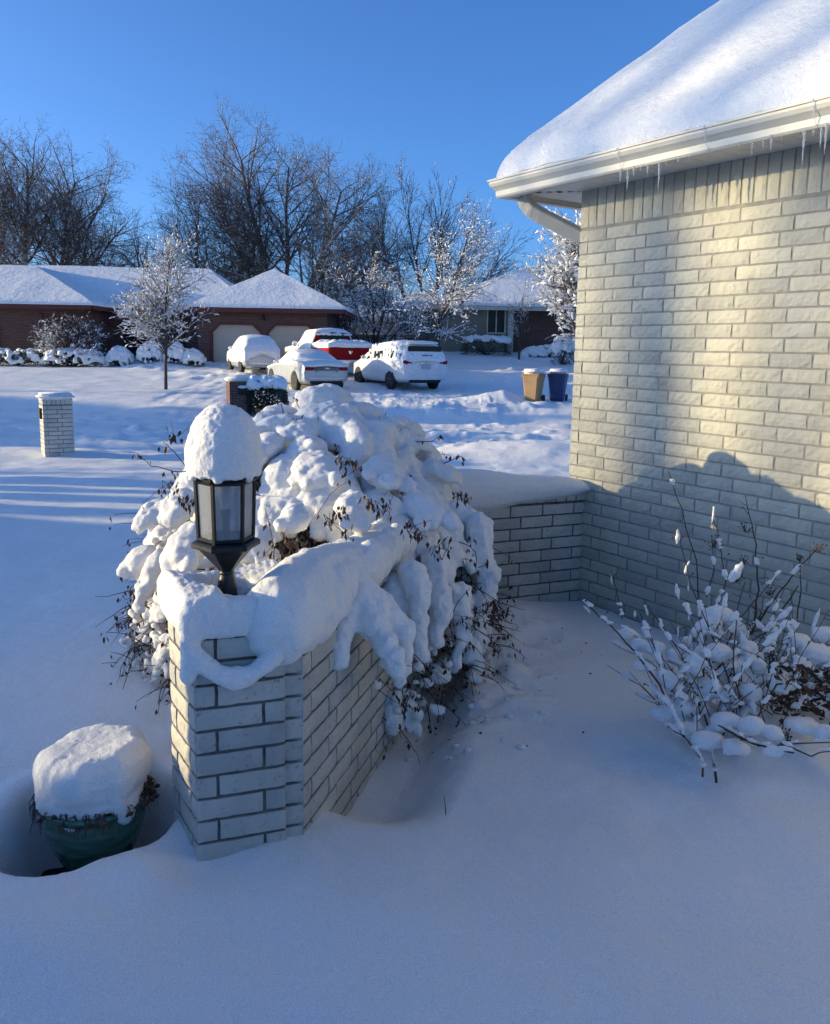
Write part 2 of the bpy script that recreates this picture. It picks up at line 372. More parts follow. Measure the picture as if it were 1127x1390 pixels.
# ------------------------------------------------------------------ light
SUN_EL, SUN_AZ = math.radians(8.6), math.radians(2.5)     # sun low in the left, a touch beyond the camera line
sdir = Vector((-math.cos(SUN_AZ)*math.cos(SUN_EL), math.sin(SUN_AZ)*math.cos(SUN_EL), math.sin(SUN_EL)))
sl = bpy.data.lights.new('sun', 'SUN'); so = bpy.data.objects.new('sun', sl); COL.objects.link(so)
so.rotation_euler = sdir.to_track_quat('Z', 'Y').to_euler(); sl.energy = 3.1; sl.angle = math.radians(.53); sl.color = (1, .81, .45)
w = bpy.data.worlds.new('World'); scene.world = w; w.use_nodes = True; nt = w.node_tree
bg = nt.nodes['Background']; sk = nt.nodes.new('ShaderNodeTexSky'); sk.sky_type = 'NISHITA'; sk.sun_disc = False
sk.sun_elevation = SUN_EL; sk.sun_rotation = math.atan2(sdir.x, sdir.y); sk.altitude = 400; sk.air_density = .68; sk.dust_density = 2.4; sk.ozone_density = 5.2
mx = nt.nodes.new('ShaderNodeMix'); mx.data_type = 'RGBA'; mx.blend_type = 'MULTIPLY'; mx.inputs[0].default_value = 1
nt.links.new(sk.outputs[0], mx.inputs[6]); mx.inputs[7].default_value = (1, 1, 1, 1); nt.links.new(mx.outputs[2], bg.inputs[0]); bg.inputs[1].default_value = .15
scene.view_settings.view_transform = 'Standard'; scene.view_settings.look = 'None'; scene.view_settings.exposure = 1.15; scene.view_settings.gamma = 1
scene.cycles.max_bounces = 6; scene.cycles.diffuse_bounces = 3; scene.cycles.glossy_bounces = 2; scene.cycles.transmission_bounces = 4; scene.cycles.transparent_max_bounces = 6
# ------------------------------------------------------------------ bricks as real relief
BL, BH, JT, CO, BD = .244, .0695, .0115, .0813, .09
def brick(mb, o, d, n, u0, u1, z0, z1, depth, seed, nu=None, nz=3, amp=.0022, jit=.0012):
    """rough faced brick: face grid, sunk edges, sides running back into the wall"""
    L = u1-u0; nu = nu or max(2, int(L/.03)); k = len(mb.v); rr = random.Random(seed)
    tilt = rr.uniform(-.0012, .0012); off = rr.uniform(-.0010, .0014)
    grid = []
    for j in range(nz+1):
        for i in range(nu+1):
            u = u0 + L*i/nu; z = z0 + (z1-z0)*j/nz
            edge = (i in (0, nu)) + (j in (0, nz))
            if i in (0, nu): u += rr.uniform(-jit, jit)
            if j in (0, nz): z += rr.uniform(-jit, jit)
            dep = off + tilt*(i/nu-.5)*2 + rr.uniform(-amp, amp)*(1 if not edge else .5) - (.0032 if edge else 0) - (.002 if edge == 2 else 0)
            p = o + d*u + n*dep; mb.v.append((p.x, p.y, z))
    for j in range(nz):
        for i in range(nu):
            a = k+j*(nu+1)+i; mb.f.append((a, a+1, a+nu+2, a+nu+1)); mb.m.append(0)
    ring = [i for i in range(nu+1)] + [j*(nu+1)+nu for j in range(1, nz+1)] + [nz*(nu+1)+i for i in range(nu-1, -1, -1)] + [j*(nu+1) for j in range(nz-1, 0, -1)]
    kb = len(mb.v)
    for q in ring:
        v = Vector(mb.v[k+q]); mb.v.append(tuple(v - n*depth))
    R = len(ring)
    for q in range(R):
        mb.f.append((k+ring[q], kb+q, kb+(q+1) % R, k+ring[(q+1) % R])); mb.m.append(0)
def courses(mb, o, d, n, length, z0, nc, depth=.07, start=0, third=.083, sd=0, firstheader=True):
    for c in range(nc):
        z = z0 + c*CO; u = 0.0
        if (c+start) % 2 == 0: spans = [(0, third-JT)]; u = third
        else: spans = []
        while u < length-.02:
            e = min(u+BL, length)
            if length - (e+JT) < .05: e = length
            spans.append((u, e)); u = e+JT
        for q, (a, b) in enumerate(spans):
            if b-a > .02: brick(mb, o, d, n, a, b, z, z+BH, depth, sd*7919+c*101+q)
def pcourses(mb, o, d, n, W_, z0, nc, depth, flip=0, sd=0):
    for c_ in range(nc):
        z = z0 + c_*CO
        sp = ((0, .068), (.068+JT, W_)) if (c_+flip) % 2 == 0 else ((0, W_-.068-JT), (W_-.068, W_))
        for q, (a, b) in enumerate(sp): brick(mb, o, d, n, a, b, z, z+BH, depth, sd*977+c_*13+q)
def soldiers(mb, o, d, n, length, z0, h, depth, sd, w=BH):
    u = 0; q = 0
    while u + w*.5 < length:
        e = min(u+w, length); brick(mb, o, d, n, u, e, z0, z0+h, depth, sd*31+q, nu=3, nz=5 if h > .15 else 3); u = e+JT; q += 1

# ------------------------------------------------------------------ the house at the right
house = empty('brick_house', HC, 0, 'cream painted brick house corner with snowy hip roof and icicles', 'house')
WT = 2.84; SOL = .245; zc0 = WT-SOL-JT - 36*CO - .0
Hm = Matrix.Translation(-HC)
def rel(p): return Vector(p) - HC
Z0 = Vector((0, 0, 0)); UP = Vector((0, 0, 1))
mb = MB()
LEN = 6.4
courses(mb, Z0, HD, HN, LEN, zc0, 36, .075, 0, sd=1)
soldiers(mb, Z0, HD, HN, LEN, WT-SOL, SOL, .075, 5, .068)
courses(mb, HN*-.0, -HN*1.0, HN2, 4.0, zc0, 36, .075, 1, sd=2)
soldiers(mb, Z0, -HN, HN2, 4.0, WT-SOL, SOL, .075, 6, .068)
g = .0062
def sheet(mb, o, d, n, L, z0, z1, back, mi=1, th=.1, s0=0.0):
    a = o + d*s0 - n*back; b = o + d*L - n*back; c = b - n*th; e = a - n*th
    vs = [(p.x, p.y, z) for z in (z0, z1) for p in (a, b, c, e)]
    mb.add(vs, [(0, 1, 5, 4), (1, 2, 6, 5), (2, 3, 7, 6), (3, 0, 4, 7), (4, 5, 6, 7), (3, 2, 1, 0)], mi)
sheet(mb, Z0, HD, HN, LEN, -.4, WT+.02, g, 1, .1, g+.001)
sheet(mb, Z0, -HN, HN2, 4.0, -.4, WT+.02, g, 1, .1, g+.001)
# far walls of the house
E1 = HD*LEN; E2 = -HN*4.0
w_ = mb.build('wall', [M['cream_brick'], M['cream_joint']], house)
mb = MB()
for (p, q) in ((E1, E1-HN*6), (E1-HN*6, E2+HD*2-HN*2), (E2, E2+HD*2-HN*2)):
    dd = (q-p).normalized(); nn = Vector((dd.y, -dd.x, 0)); sheet(mb, p, dd, nn, (q-p).length, -.4, WT+.02, .02, 0, .1)
mb.build('wall', M['cream_joint'], house)
# roof eave: tip and lines
OV = .335
tip = (HN+HN2)*OV
slope = .96
mb = MB()
# soffit boards with grooves
def strip(mb, p0, p1, inn, w, z, th=.012, mi=0):
    vs = []
    for zz in (z, z+th):
        for p in (p0, p1, p1+inn*w, p0+inn*w): vs.append((p.x, p.y, zz))
    mb.add(vs, [(3, 2, 1, 0), (4, 5, 6, 7), (0, 1, 5, 4), (1, 2, 6, 5), (2, 3, 7, 6), (3, 0, 4, 7)], mi)
nb = 5
for side in (0, 1):
    dirv = HD if side == 0 else -HN; nn = HN if side == 0 else HN2; LL = LEN+OV if side == 0 else 4.0+OV
    u = 0
    while u < LL:
        # short boards across the soffit, seams showing as grooves
        a = nn*OV + dirv*(u-OV); a2 = a + dirv*.098
        lo = max(0, OV-(u)) if u < OV else 0
        strip(mb, a, a2, -nn, max(.02, min(OV, u+.05)), WT+.0, .014 + (.0015 if int(u/.1) % 2 else 0)); u += .102
mb.build('soffit', M['soffit'], house)
# fascia and gutter (profile swept along two eaves with a mitre)
def sweep(prof, name, mat, z, off0, smooth=False):
    mb = MB(); rows = []
    path = [(4.0, 1), (0, 0), (LEN, 2)]
    for (t, k) in path:
        row = []
        for (o, h) in prof:
            oo = OV + o + off0
            if k == 1: p = HN2*oo + (-HN)*t
            elif k == 0: p = (HN+HN2)*oo
            else: p = HN*oo + HD*t
            row.append((p.x, p.y, z+h))
        rows.append(row)
    n = len(prof)
    for r in rows: mb.v += r
    for i in range(2):
        for j in range(n):
            a = i*n+j; b = i*n+(j+1) % n; mb.f.append((a, b, b+n, a+n)); mb.m.append(0)
    mb.f.append(tuple(range(n))); mb.m.append(0); mb.f.append(tuple(range(2*n, 3*n))[::-1]); mb.m.append(0)
    return mb.build(name, mat, house, smooth)
sweep([(0, 0), (.016, 0), (.016, .17), (0, .17)], 'fascia', M['white_metal'], WT-.02, 0)
GP = [(.018, .0), (.075, .0), (.082, .012), (.084, .045), (.098, .062), (.112, .075), (.118, .095), (.118, .108), (.128, .110), (.128, .122), (.112, .122), (.108, .1), (.02, .1)]
gutter = sweep(GP, 'gutter', M['white_metal'], WT-.035, 0)
mb = MB()
for t in (.75, 1.35, 1.95, 2.55):
    a = HN*(OV+.135)+HD*t; mb = MB()
    mb.tube([a+UP*(WT+.086), a+UP*(WT+.03)-HN*.018, a+UP*(WT-.02)-HN*.045, a+UP*(WT-.037)-HN*.06], .003, 5)
    mb.build('ice_run', M['icicle'], house)
# drip edge under the fascia with a thin line of snow
mb = MB()
a0 = HN*(OV+.012)+HD*(-.0); 
# downspout
ds = [at(711, 246, 6.12), at(712, 262, 6.12), at(714, 274, 6.12), at(722, 285, 6.10), at(735, 293, 6.09), at(760, 306, 6.07), at(790, 321, 6.05)]
ds = [rel(p) for p in ds]
def rectsweep(mb, pts, wa, wb, side, ribs=0):
    rows = []
    for i, p in enumerate(pts):
        t = (pts[min(i+1, len(pts)-1)]-pts[max(i-1, 0)]).normalized(); s_ = (side - t*side.dot(t)).normalized(); v = t.cross(s_)
        rows.append([p + s_*(x*wa) + v*(y*wb) for (x, y) in ((-1, -.8), (-.8, -1), (-.3, -1), (-.2, -.9), (.2, -.9), (.3, -1), (.8, -1), (1, -.8), (1, .8), (.8, 1), (-.8, 1), (-1, .8))])
    n = 12; k = len(mb.v)
    for r in rows: mb.v += [tuple(p) for p in r]
    for i in range(len(rows)-1):
        for j in range(n):
            a = k+i*n+j; b = k+i*n+(j+1) % n; mb.f.append((a, b, b+n, a+n)); mb.m.append(0)
    mb.f.append(tuple(range(k, k+n))[::-1]); mb.m.append(0); mb.f.append(tuple(range(len(mb.v)-n, len(mb.v)))); mb.m.append(0)
pts = [ds[0]]
for i in range(1, len(ds)):
    for q in range(1, 5): pts.append(ds[i-1].lerp(ds[i], q/4))
mb = MB(); rectsweep(mb, pts, .040, .048, HN)
end = pts[-1]; wallp = HN2*.055 - HN*.16
low = [end, Vector((wallp.x, wallp.y, end.z-.12)), Vector((wallp.x, wallp.y, .1))]
rectsweep(mb, low, .038, .03, HN)
for q in range(9):   # crimped elbow rings
    p = ds[2].lerp(ds[4], q/9); mb.tube([p+Vector((0, 0, .0)), p+Vector((.003, 0, -.002))], .0, 4)
mb.build('downspout', M['white_metal'], house)
# roof: hip with thick snow
def roofh(o_in, sn): return WT + .10 + (o_in)*slope + sn
mb = MB()
NA, NB = 150, 70
def hippt(t, s_, side):
    """t along the eave from the tip (0..1), s_ up the slope (0..1)"""
    run = 3.6; inset = s_*run
    Lx = (LEN+1.2) if side == 0 else 4.6
    dirv = HD if side == 0 else -HN; nn = HN if side == 0 else HN2
    u = inset + (Lx-inset)*t
    p = tip*((OV+.085)/OV) + dirv*u - nn*inset
    return p, inset
for side in (0, 1):
    k = len(mb.v); P = []; IN = []; TT = []
    for i in range(NB+1):
        s_ = (i/NB)**1.8
        for j in range(NA+1):
            t = (j/NA)**1.3; p, inset = hippt(t, s_, side); P.append(p); IN.append(inset); TT.append((p-tip).length)
    P = np.array([tuple(p) for p in P]); IN = np.array(IN)
    edge = 1-np.exp(-IN/.25); lip = 1-np.exp(-IN/.028)
    th = .012 + .118*lip + .018*fbm(P*2.1, 3, 7) + .012*fbm(P*9, 3, 9)*np.exp(-IN/.6)
    # push the lip out over the gutter
    out = .035*np.exp(-((IN-.0)/.10)**2)*(1+.6*fbm(P*5, 2, 8)); nn = HN if side == 0 else HN2
    hb = WT+.085+IN*slope
    for q in range(len(P)):
        p = Vector(P[q]) + nn*out[q]*0; mb.v.append((p.x, p.y, hb[q]+th[q]))
    for i in range(NB):
        for j in range(NA):
            a = k+i*(NA+1)+j; f = (a, a+1, a+NA+2, a+NA+1)
            mb.f.append(f if side == 0 else f[::-1]); mb.m.append(0)
    # front lip: bulging skirt from the edge down to the gutter rim
    kk = len(mb.v)
    for j in range(NA+1):
        base = Vector(mb.v[k+j])
        for r in range(4):
            a_ = r/3; z = base.z*(1-a_) + (WT+.082)*a_
            bul = -.005 + .012*math.sin(a_*PI)
            p = base + nn*bul; mb.v.append((p.x, p.y, z))
    for j in range(NA):
        for r in range(3):
            a = kk+j*4+r; f = (a, a+1, a+5, a+4); mb.f.append(f if side == 0 else f[::-1]); mb.m.append(0)
snowroof = mb.build('roof_snow', M['snow_roof'], house, True)
# round the hip with a remesh-free smooth, plus the roof deck under it
mb = MB()
A = tip*((OV+.0)/OV); run = 3.6
p1 = A + HD*(LEN+1.0); p2 = A + (-HN)*4.4; top = A + (HD-HN)*run
def rz(p, i): return (p.x, p.y, WT+.07+i*slope)
mb.add([rz(A, 0), rz(p1, 0), rz(p1-HN*run, run), rz(top, run), rz(p2, 0), rz(p2-HN2*run, run)], [(0, 1, 2, 3), (0, 3, 5, 4)])
mb.build('roof', M['dark'], house)
# icicles
ir = random.Random(5)
def icicle(px, py, Lpx, Y):
    p = rel(at(px, py, Y)); L = Lpx/F_*Y; mb = MB(); n = 9
    pts = [p + Vector((ir.uniform(-.001, .001), ir.uniform(-.001, .001), .01-L*i/n)) for i in range(n+1)]
    rad = [max(.0012, .0085*(1-i/n)**.8*(1+.25*math.sin(i*2.1))) for i in range(n+1)]
    mb.tube(pts, rad, 7); mb.build('icicle', M['icicle'], house, True)
def gY(px):   # depth of the gutter's lower edge under this column
    best = None
    for k_ in range(400):
        t = k_*.02; p = HC + HN*(OV+.07) + HD*t
        v = CAMR.transposed() @ (p + UP*(WT-.03) - Vector((0, 0, EYE))); x = CX_ + F_*v.x/-v.z; y = CY_ - F_*v.y/-v.z
        if best is None or abs(x-px) < best[0]: best = (abs(x-px), p.y, y)
    return best[1], best[2]
for (px, L) in ((843, 18), (853, 30), (861, 14), (880, 16), (896, 38), (1022, 20), (1037, 14), (1048, 20), (1093, 46), (1116, 28), (1123, 40), (870, 9), (905, 9), (921, 8), (935, 7), (960, 7), (1005, 8), (1062, 9), (1105, 12)):
    Yg, yg = gY(px); icicle(px, yg, L, Yg)

# ------------------------------------------------------------------ low brick wall joining the house
lw = empty('low_brick_wall', LW1, 0, 'low painted brick wall with brick-on-edge top butting the house', 'wall')
LWN = Vector((-LWD.y, LWD.x, 0));  LWN = LWN if LWN.y < 0 else -LWN
mb = MB(); LL = 1.02; TOPZ = .80
courses(mb, Z0, LWD, LWN, LL, TOPZ-.092-11*CO, 11, .075, 0, sd=3)
soldiers(mb, Z0+LWN*.018, LWD, LWN, LL, TOPZ-.082, .082, .16, 8)
sheet(mb, Z0, LWD, LWN, LL, -.4, TOPZ-.006, .009, 1, .16, 0)
mb.build('brickwork', [M['grey_brick'], M['dark_joint']], lw)
mb = MB(); sr = random.Random(3)
for i in range(34):
    t = i/33; p = LWD*(LL*1.04*t-.02) - LWN*.06
    hh = .035 + .115*min(1, t*1.35)**.8 + .01*math.sin(t*9)
    mb.ico((p.x, p.y, TOPZ+.005), (.12, .125+.02*t, hh), 2)
    p2 = p - LWN*.07; mb.ico((p2.x, p2.y, TOPZ+.0), (.12, .13, hh*1.02), 2)
blobs('snow_cap', mb, .011, M['snow_near'], lw, 8, .006, 6, 3, 4)

# ------------------------------------------------------------------ entry wall with lamp pillar
ew = empty('entry_wall', (-.722, 2.62, 0), 0, 'painted brick entry wall with lamp pillar, snow slumping off its top', 'wall')
O = Vector((-.722, 2.62, 0)); FD = Vector((.9435, .331, 0)).normalized(); FN = Vector((.331, -.9435, 0)).normalized()
LD = Vector((-.53, .848, 0)).normalized(); LN = Vector((-.848, -.53, 0)).normalized()
W = .305; DL = .30; PT = .795
zb = PT-JT-10*CO
mb = MB()
pcourses(mb, Z0, FD, FN, W, PT-.092-10*CO+.011, 11, .07, 0, 11)
# left lit face
pcourses(mb, LD*DL, -LD, LN, DL, PT-.092-10*CO+.011, 11, .07, 0, 13)
BR = FD*W + LD*.0; back = Vector((-.05, .30, 0))
core = [(LD*.012+FD*.012), FD*(W-.012)+FD.cross(UP)*-.01, FD*(W-.012)+Vector((-.06, .30, 0)), LD*(DL-.005)+FD*.012]
core = [Vector((p.x, p.y, 0)) for p in core]
c0 = core[0] - FN*.0 + Vector((.004, .008, 0))
vs = []
cp = [FD*.0095+LD*.0095-FN*.0 , FD*(W-.0095)-FN*.0078, FD*(W-.0095)+Vector((-.09, .29, 0)), LD*(DL-.008)-LN*.0095]
for z in (-.4, PT-.012):
    for p in cp: vs.append((p.x, p.y, z))
mb.add(vs, [(0, 1, 5, 4), (1, 2, 6, 5), (2, 3, 7, 6), (3, 0, 4, 7), (4, 5, 6, 7)], 1)
mb.build('pillar', [M['grey_brick'], M['dark_joint']], ew)
# wall run, its end showing beside the pillar
mb = MB()
R0 = RUN0 - O + FD*.0; RN = Vector((RUND.y, -RUND.x, 0)).normalized()
RL = 2.83
courses(mb, R0, RUND, RN, RL, PT-.092-11*CO-.01, 11, .07, 0, sd=15)
soldiers(mb, R0+RN*.012, RUND, RN, RL, PT-.082, .082, .2, 16)
for c in range(11):
    z = PT-.092+.011-10*CO + c*CO; brick(mb, R0-FD*.085, FD, FN, 0, .083, z, z+BH, .06, 900+c)
sheet(mb, R0, RUND, RN, RL, -.4, PT-.008, .0095, 1, .2, .006)
mb.build('wall_run', [M['grey_brick'], M['dark_joint']], ew)
# snow on the pillar: thick cushion, hollow round the lamp, slumped crescent hanging on the face
mb = MB(); PC = FD*(W*.5) + Vector((-.045, .15, 0))
PL = PC + Vector((-.028, 0, 0)); LAMP = O + PL
def blob(c, r, rot=None): mb.ico(c, r, 2, 0, rot)
# cushion: covers the whole top, slightly proud, with a hollow round the lamp foot
quad = [FD*-.005+LD*.0, FD*(W+.005), FD*(W-.0)+Vector((-.09, .30, 0)), LD*DL]
for u_ in range(15):
    for v_ in range(15):
        a_, b_ = u_/14, v_/14
        p = (quad[0].lerp(quad[1], a_)).lerp(quad[3].lerp(quad[2], a_), b_); dl_ = (p-PL).length
        if dl_ < .088: h_ = .035
        else:
            h_ = .115 + .02*math.sin(a_*4+b_*3) + .03*b_
            if b_ < .35 and .3 < a_ < .75: h_ -= .028      # saddle in front of the lamp
            h_ *= min(1, .55+(dl_-.088)/.05)
        blob((p.x, p.y, PT+.006+h_*.5), (.034, .034, h_*.5+.018))
# crescent: a slab that slid down and hangs on the front face, joined at both corners
for i in range(40):
    t = i/39; u = -.018 + .335*t; sag = .150*math.sin(PI*min(1, max(0, t)))**.75
    p = FD*u + FN*(.020+.012*math.sin(PI*t)); z_ = PT+.020-sag-.018*(1-t); r_ = .028+.007*math.sin(PI*t)+.004*math.sin(t*17)
    blob((p.x, p.y, z_), (r_, .036, r_*1.12))
    if t < .06 or t > .95: blob((p.x-FN.x*.02, p.y-FN.y*.02, z_+.05), (.036, .04, .06))
for i in range(10):
    t = i/9; p = FD*(-.012-.004*t)+FN*.012+LD*.0; blob((p.x, p.y, PT+.05-.16*t), (.03, .034, .05))
    p = FD*(W+.012)+FN*.01; blob((p.x, p.y, PT+.04-.07*t), (.03, .036, .045))
blobs('snow_cap', mb, .0075, M['snow_near'], ew, 7, .010, 10, 4, 6, fine=.0035)
# snow on the wall run
mb = MB()
for i in range(60):
    t = i/59; p = R0 + RUND*(t*2.2-.03) - RN*.09
    hh = .135 + .025*math.sin(t*13) + .03*math.sin(t*5+1) ; 
    mb.ico((p.x, p.y, PT+.02), (.135+.012*math.sin(t*23), .12, hh), 2)
    for k in range(2):
        p = R0 + RUND*(t*2.2-.03+.02*k) - RN*(.01+.012*math.sin(t*31+k)); mb.ico((p.x, p.y, PT+.025+.018*math.sin(t*37+k*2)+(.02*k)), (.055+.012*math.sin(i*2.3+k), .055, .085+.014*math.sin(i*1.7)), 2)
blobs('snow_cap', mb, .009, M['snow_near'], ew, 4, .012, 12, 3, 8, fine=.003)

# ------------------------------------------------------------------ lamp
lamp = empty('post_lamp', LAMP + Vector((0, 0, PT)), .32, 'black hexagonal lantern on the brick pillar wearing a tall snow dome', 'lamp'); lamp.scale = (.94, .94, .985)
mb = MB()
mb.lathe([(.062, 0), (.064, .012), (.058, .03), (.050, .045), (.047, .06), (.044, .075), (.0445, .082), (.040, .09), (.036, .12), (.030, .155), (.026, .17), (.028, .176), (.026, .184)], n=28)
for k in range(14):
    a = 2*PI*k/14; mb.tube([(math.cos(a)*.061, math.sin(a)*.061, .006), (math.cos(a)*.055, math.sin(a)*.055, .036)], .006, 5)
mb.build('base', M['lamp_black'], lamp, False)
mb = MB()
HEX = PI/6
mb.lathe([(.026, .18), (.036, .195), (.098, .262), (.124, .272), (.126, .276), (.126, .288), (.118, .294), (.108, .296), (.0, .296)], n=6, phase=HEX*0)
mb.build('cup', M['lamp_black'], lamp)
G0, G1, RG0, RG1 = .296, .515, .098, .106
fr = MB()
for k in range(6):
    a = 2*PI*k/6; p0 = Vector((math.cos(a)*RG0, math.sin(a)*RG0, G0)); p1 = Vector((math.cos(a)*RG1, math.sin(a)*RG1, G1)); fr.tube([p0, p1], .0075, 4)
    a2 = a+PI/3
    for (rr, z) in ((RG0, G0+.006), (RG1, G1-.004)):
        fr.tube([(math.cos(a)*rr, math.sin(a)*rr, z), (math.cos(a2)*rr, math.sin(a2)*rr, z)], .0085 if z < .4 else .012, 4)
fr.build('frame', M['lamp_black'], lamp)
for k in range(6):
    a = 2*PI*k/6; a2 = a+PI/3; f_ = .97
    q = [Vector((math.cos(b)*r*f_, math.sin(b)*r*f_, z)) for (b, r, z) in ((a, RG0, G0), (a2, RG0, G0), (a2, RG1, G1), (a, RG1, G1))]
    n_ = (q[1]-q[0]).cross(q[3]-q[0]).normalized()*.003; gm = MB(); gm.add(q+[p-n_ for p in q], [(0, 1, 2, 3), (7, 6, 5, 4), (0, 4, 5, 1), (1, 5, 6, 2), (2, 6, 7, 3), (3, 7, 4, 0)])
    gm.build('pane', M['seeded_glass'], lamp)
mb = MB(); mb.lathe([(.014, .29), (.014, .375), (.018, .38), (.018, .4), (.012, .405)], n=12); mb.build('bulb_socket', M['dark'], lamp, True)
mb = MB(); mb.lathe([(.010, .40), (.013, .41), (.026, .45), (.027, .465), (.019, .485), (.004, .493)], n=16); mb.build('bulb', simple('frosted_bulb', (.75, .74, .70), rough=.4), lamp, True)
mb = MB(); mb.lathe([(.112, G1), (.122, .518), (.124, .528), (.10, .545), (.05, .59), (.015, .62), (.0, .625)], n=6); mb.build('roof', M['lamp_black'], lamp)
mb = MB()
dome = [(.108, .522), (.130, .532), (.1385, .560), (.1395, .590), (.137, .625), (.129, .662), (.115, .698), (.095, .730), (.068, .755), (.036, .770), (.0, .775)]
mb.lathe([(.0, .528)]+dome, n=40)
for k in range(12):
    a = 2*PI*k/12+.2; mb.ico((math.cos(a)*.115, math.sin(a)*.115, .527+.006*math.sin(k*3)), (.022, .022, .014), 1)
blobs('snow_dome', mb, .0055, M['snow_near'], lamp, 7, .0065, 13, 3, 2, fine=.004)

# ------------------------------------------------------------------ planter
pl = empty('glazed_planter', (PLANTER.x, PLANTER.y, -.22), .5, 'round green glazed planter under a loaf of snow beside the pillar', 'planter')
mb = MB(); mb.lathe([(.085, 0), (.095, .005), (.115, .04), (.148, .10), (.170, .16), (.180, .215), (.181, .245), (.176, .262), (.184, .272), (.193, .282), (.195, .296), (.188, .302), (.172, .298), (.165, .26), (.0, .25)], n=48)
mb.build('pot', M['glaze'], pl, True)
mb = MB(); mb.lathe([(.0, .26), (.16, .262), (.165, .29), (.1, .31), (.0, .315)][::-1], n=24); mb.build('soil', M['soil'], pl)
mb = MB(); pr = random.Random(12)
for k in range(170):   # dead trailing stems
    a = pr.uniform(0, 2*PI); r = pr.uniform(.14, .185); L = pr.uniform(.03, .10); z = .31
    p = Vector((math.cos(a)*r, math.sin(a)*r, z)); o_ = Vector((math.cos(a), math.sin(a), 0)); pts = [p, p+o_*.03+UP*.012]
    for q in range(4): pts.append(pts[-1] + o_*pr.uniform(-.003, .006) + Vector((pr.uniform(-.01, .01), pr.uniform(-.01, .01), -L/4)))
    mb.tube(pts, [.0022, .002, .0018, .0015, .0012, .001], 4)
    if k % 2 == 0: mb.ico(pts[3], (.012, .007, .010), 1)
mb.build('dead_stems', M['leaf'], pl)
mb = MB()
CZ = math.cos(.5); SZ = math.sin(.5)
for k in range(72):
    a = 2*PI*k/72; sq = 1/max(abs(math.cos(a+.5)), abs(math.sin(a+.5)))**.6; r = .140*sq
    droop = .022+.022*math.sin(a*5)+.016*math.sin(a*11+1)
    hx = math.cos(a+.5)*r                      # higher towards the pillar side
    top = .405 + .012*hx/.15
    mb.ico((math.cos(a)*r, math.sin(a)*r, top-.01), (.050, .050, .080), 1)
    mb.ico((math.cos(a)*(r+.010), math.sin(a)*(r+.010), .345-droop), (.036, .036, .05+droop*.4), 1)
for gx_ in range(-5, 6):
    for gy_ in range(-5, 6):
        x_, y_ = gx_*.027, gy_*.027
        if x_*x_+y_*y_ > .023: continue
        hx = x_*CZ - y_*SZ
        mb.ico((x_, y_, .415+.08*hx), (.07, .07, .095), 2)
blobs('snow_loaf', mb, .0085, M['snow_near'], pl, 10, .010, 8, 3, 12, fine=.0025)
sp_ = MB(); n_ = 26
vs_ = [(PLANTER.x, PLANTER.y-.03, -.262)] + [(PLANTER.x+math.cos(2*PI*k/n_)*(.27+.02*math.sin(k*2.1)), PLANTER.y-.03+math.sin(2*PI*k/n_)*(.27+.02*math.sin(k*1.3)), -.268+.012*math.sin(k*3.3)) for k in range(n_)]
sp_.add(vs_, [(0, k+1, (k+1) % n_+1) for k in range(n_)])
tag(sp_.build('bare_soil', M['soil']), 'bare dark soil in the hollow round the planter', 'soil', kind='structure')
# ------------------------------------------------------------------ big shrub smothered in snow behind the entry wall
BC = Vector((-.50, 5.02, 0))
bush = empty('snow_covered_shrub', BC, 0, 'big rounded shrub buried in drooping pillows of snow behind the lamp pillar', 'shrub')
br = random.Random(21)
def envelope(a, e):
    """distance from the shrub's base to its outside in direction a (round), e (up)"""
    ca, sa = math.cos(a), math.sin(a)
    rx = .93 if ca > 0 else 1.12; ry = .78 if sa > 0 else 1.56
    rh = 1/math.sqrt((ca/rx)**2+(sa/ry)**2)
    H = 1.415
    r = 1/math.sqrt((math.cos(e)/rh)**2 + (math.sin(e)/H)**2)
    return r*(1+.07*fbm1(ca*1.6+3, sa*1.6, e*2, 2, 77))
def surf(a, e):
    r = envelope(a, e); return Vector((math.cos(a)*math.cos(e)*r, math.sin(a)*math.cos(e)*r, math.sin(e)*r))
mb = MB(); pads = []
N = 760; GA = PI*(3-math.sqrt(5))
def slopeframe(n):
    dn = Vector((n.x, n.y, -1.2)) if abs(n.z) < .96 else Vector((1, .3, -.2)); dn = (dn - n*dn.dot(n)).normalized(); s_ = n.cross(dn)
    return Matrix((dn, s_, n)).transposed()
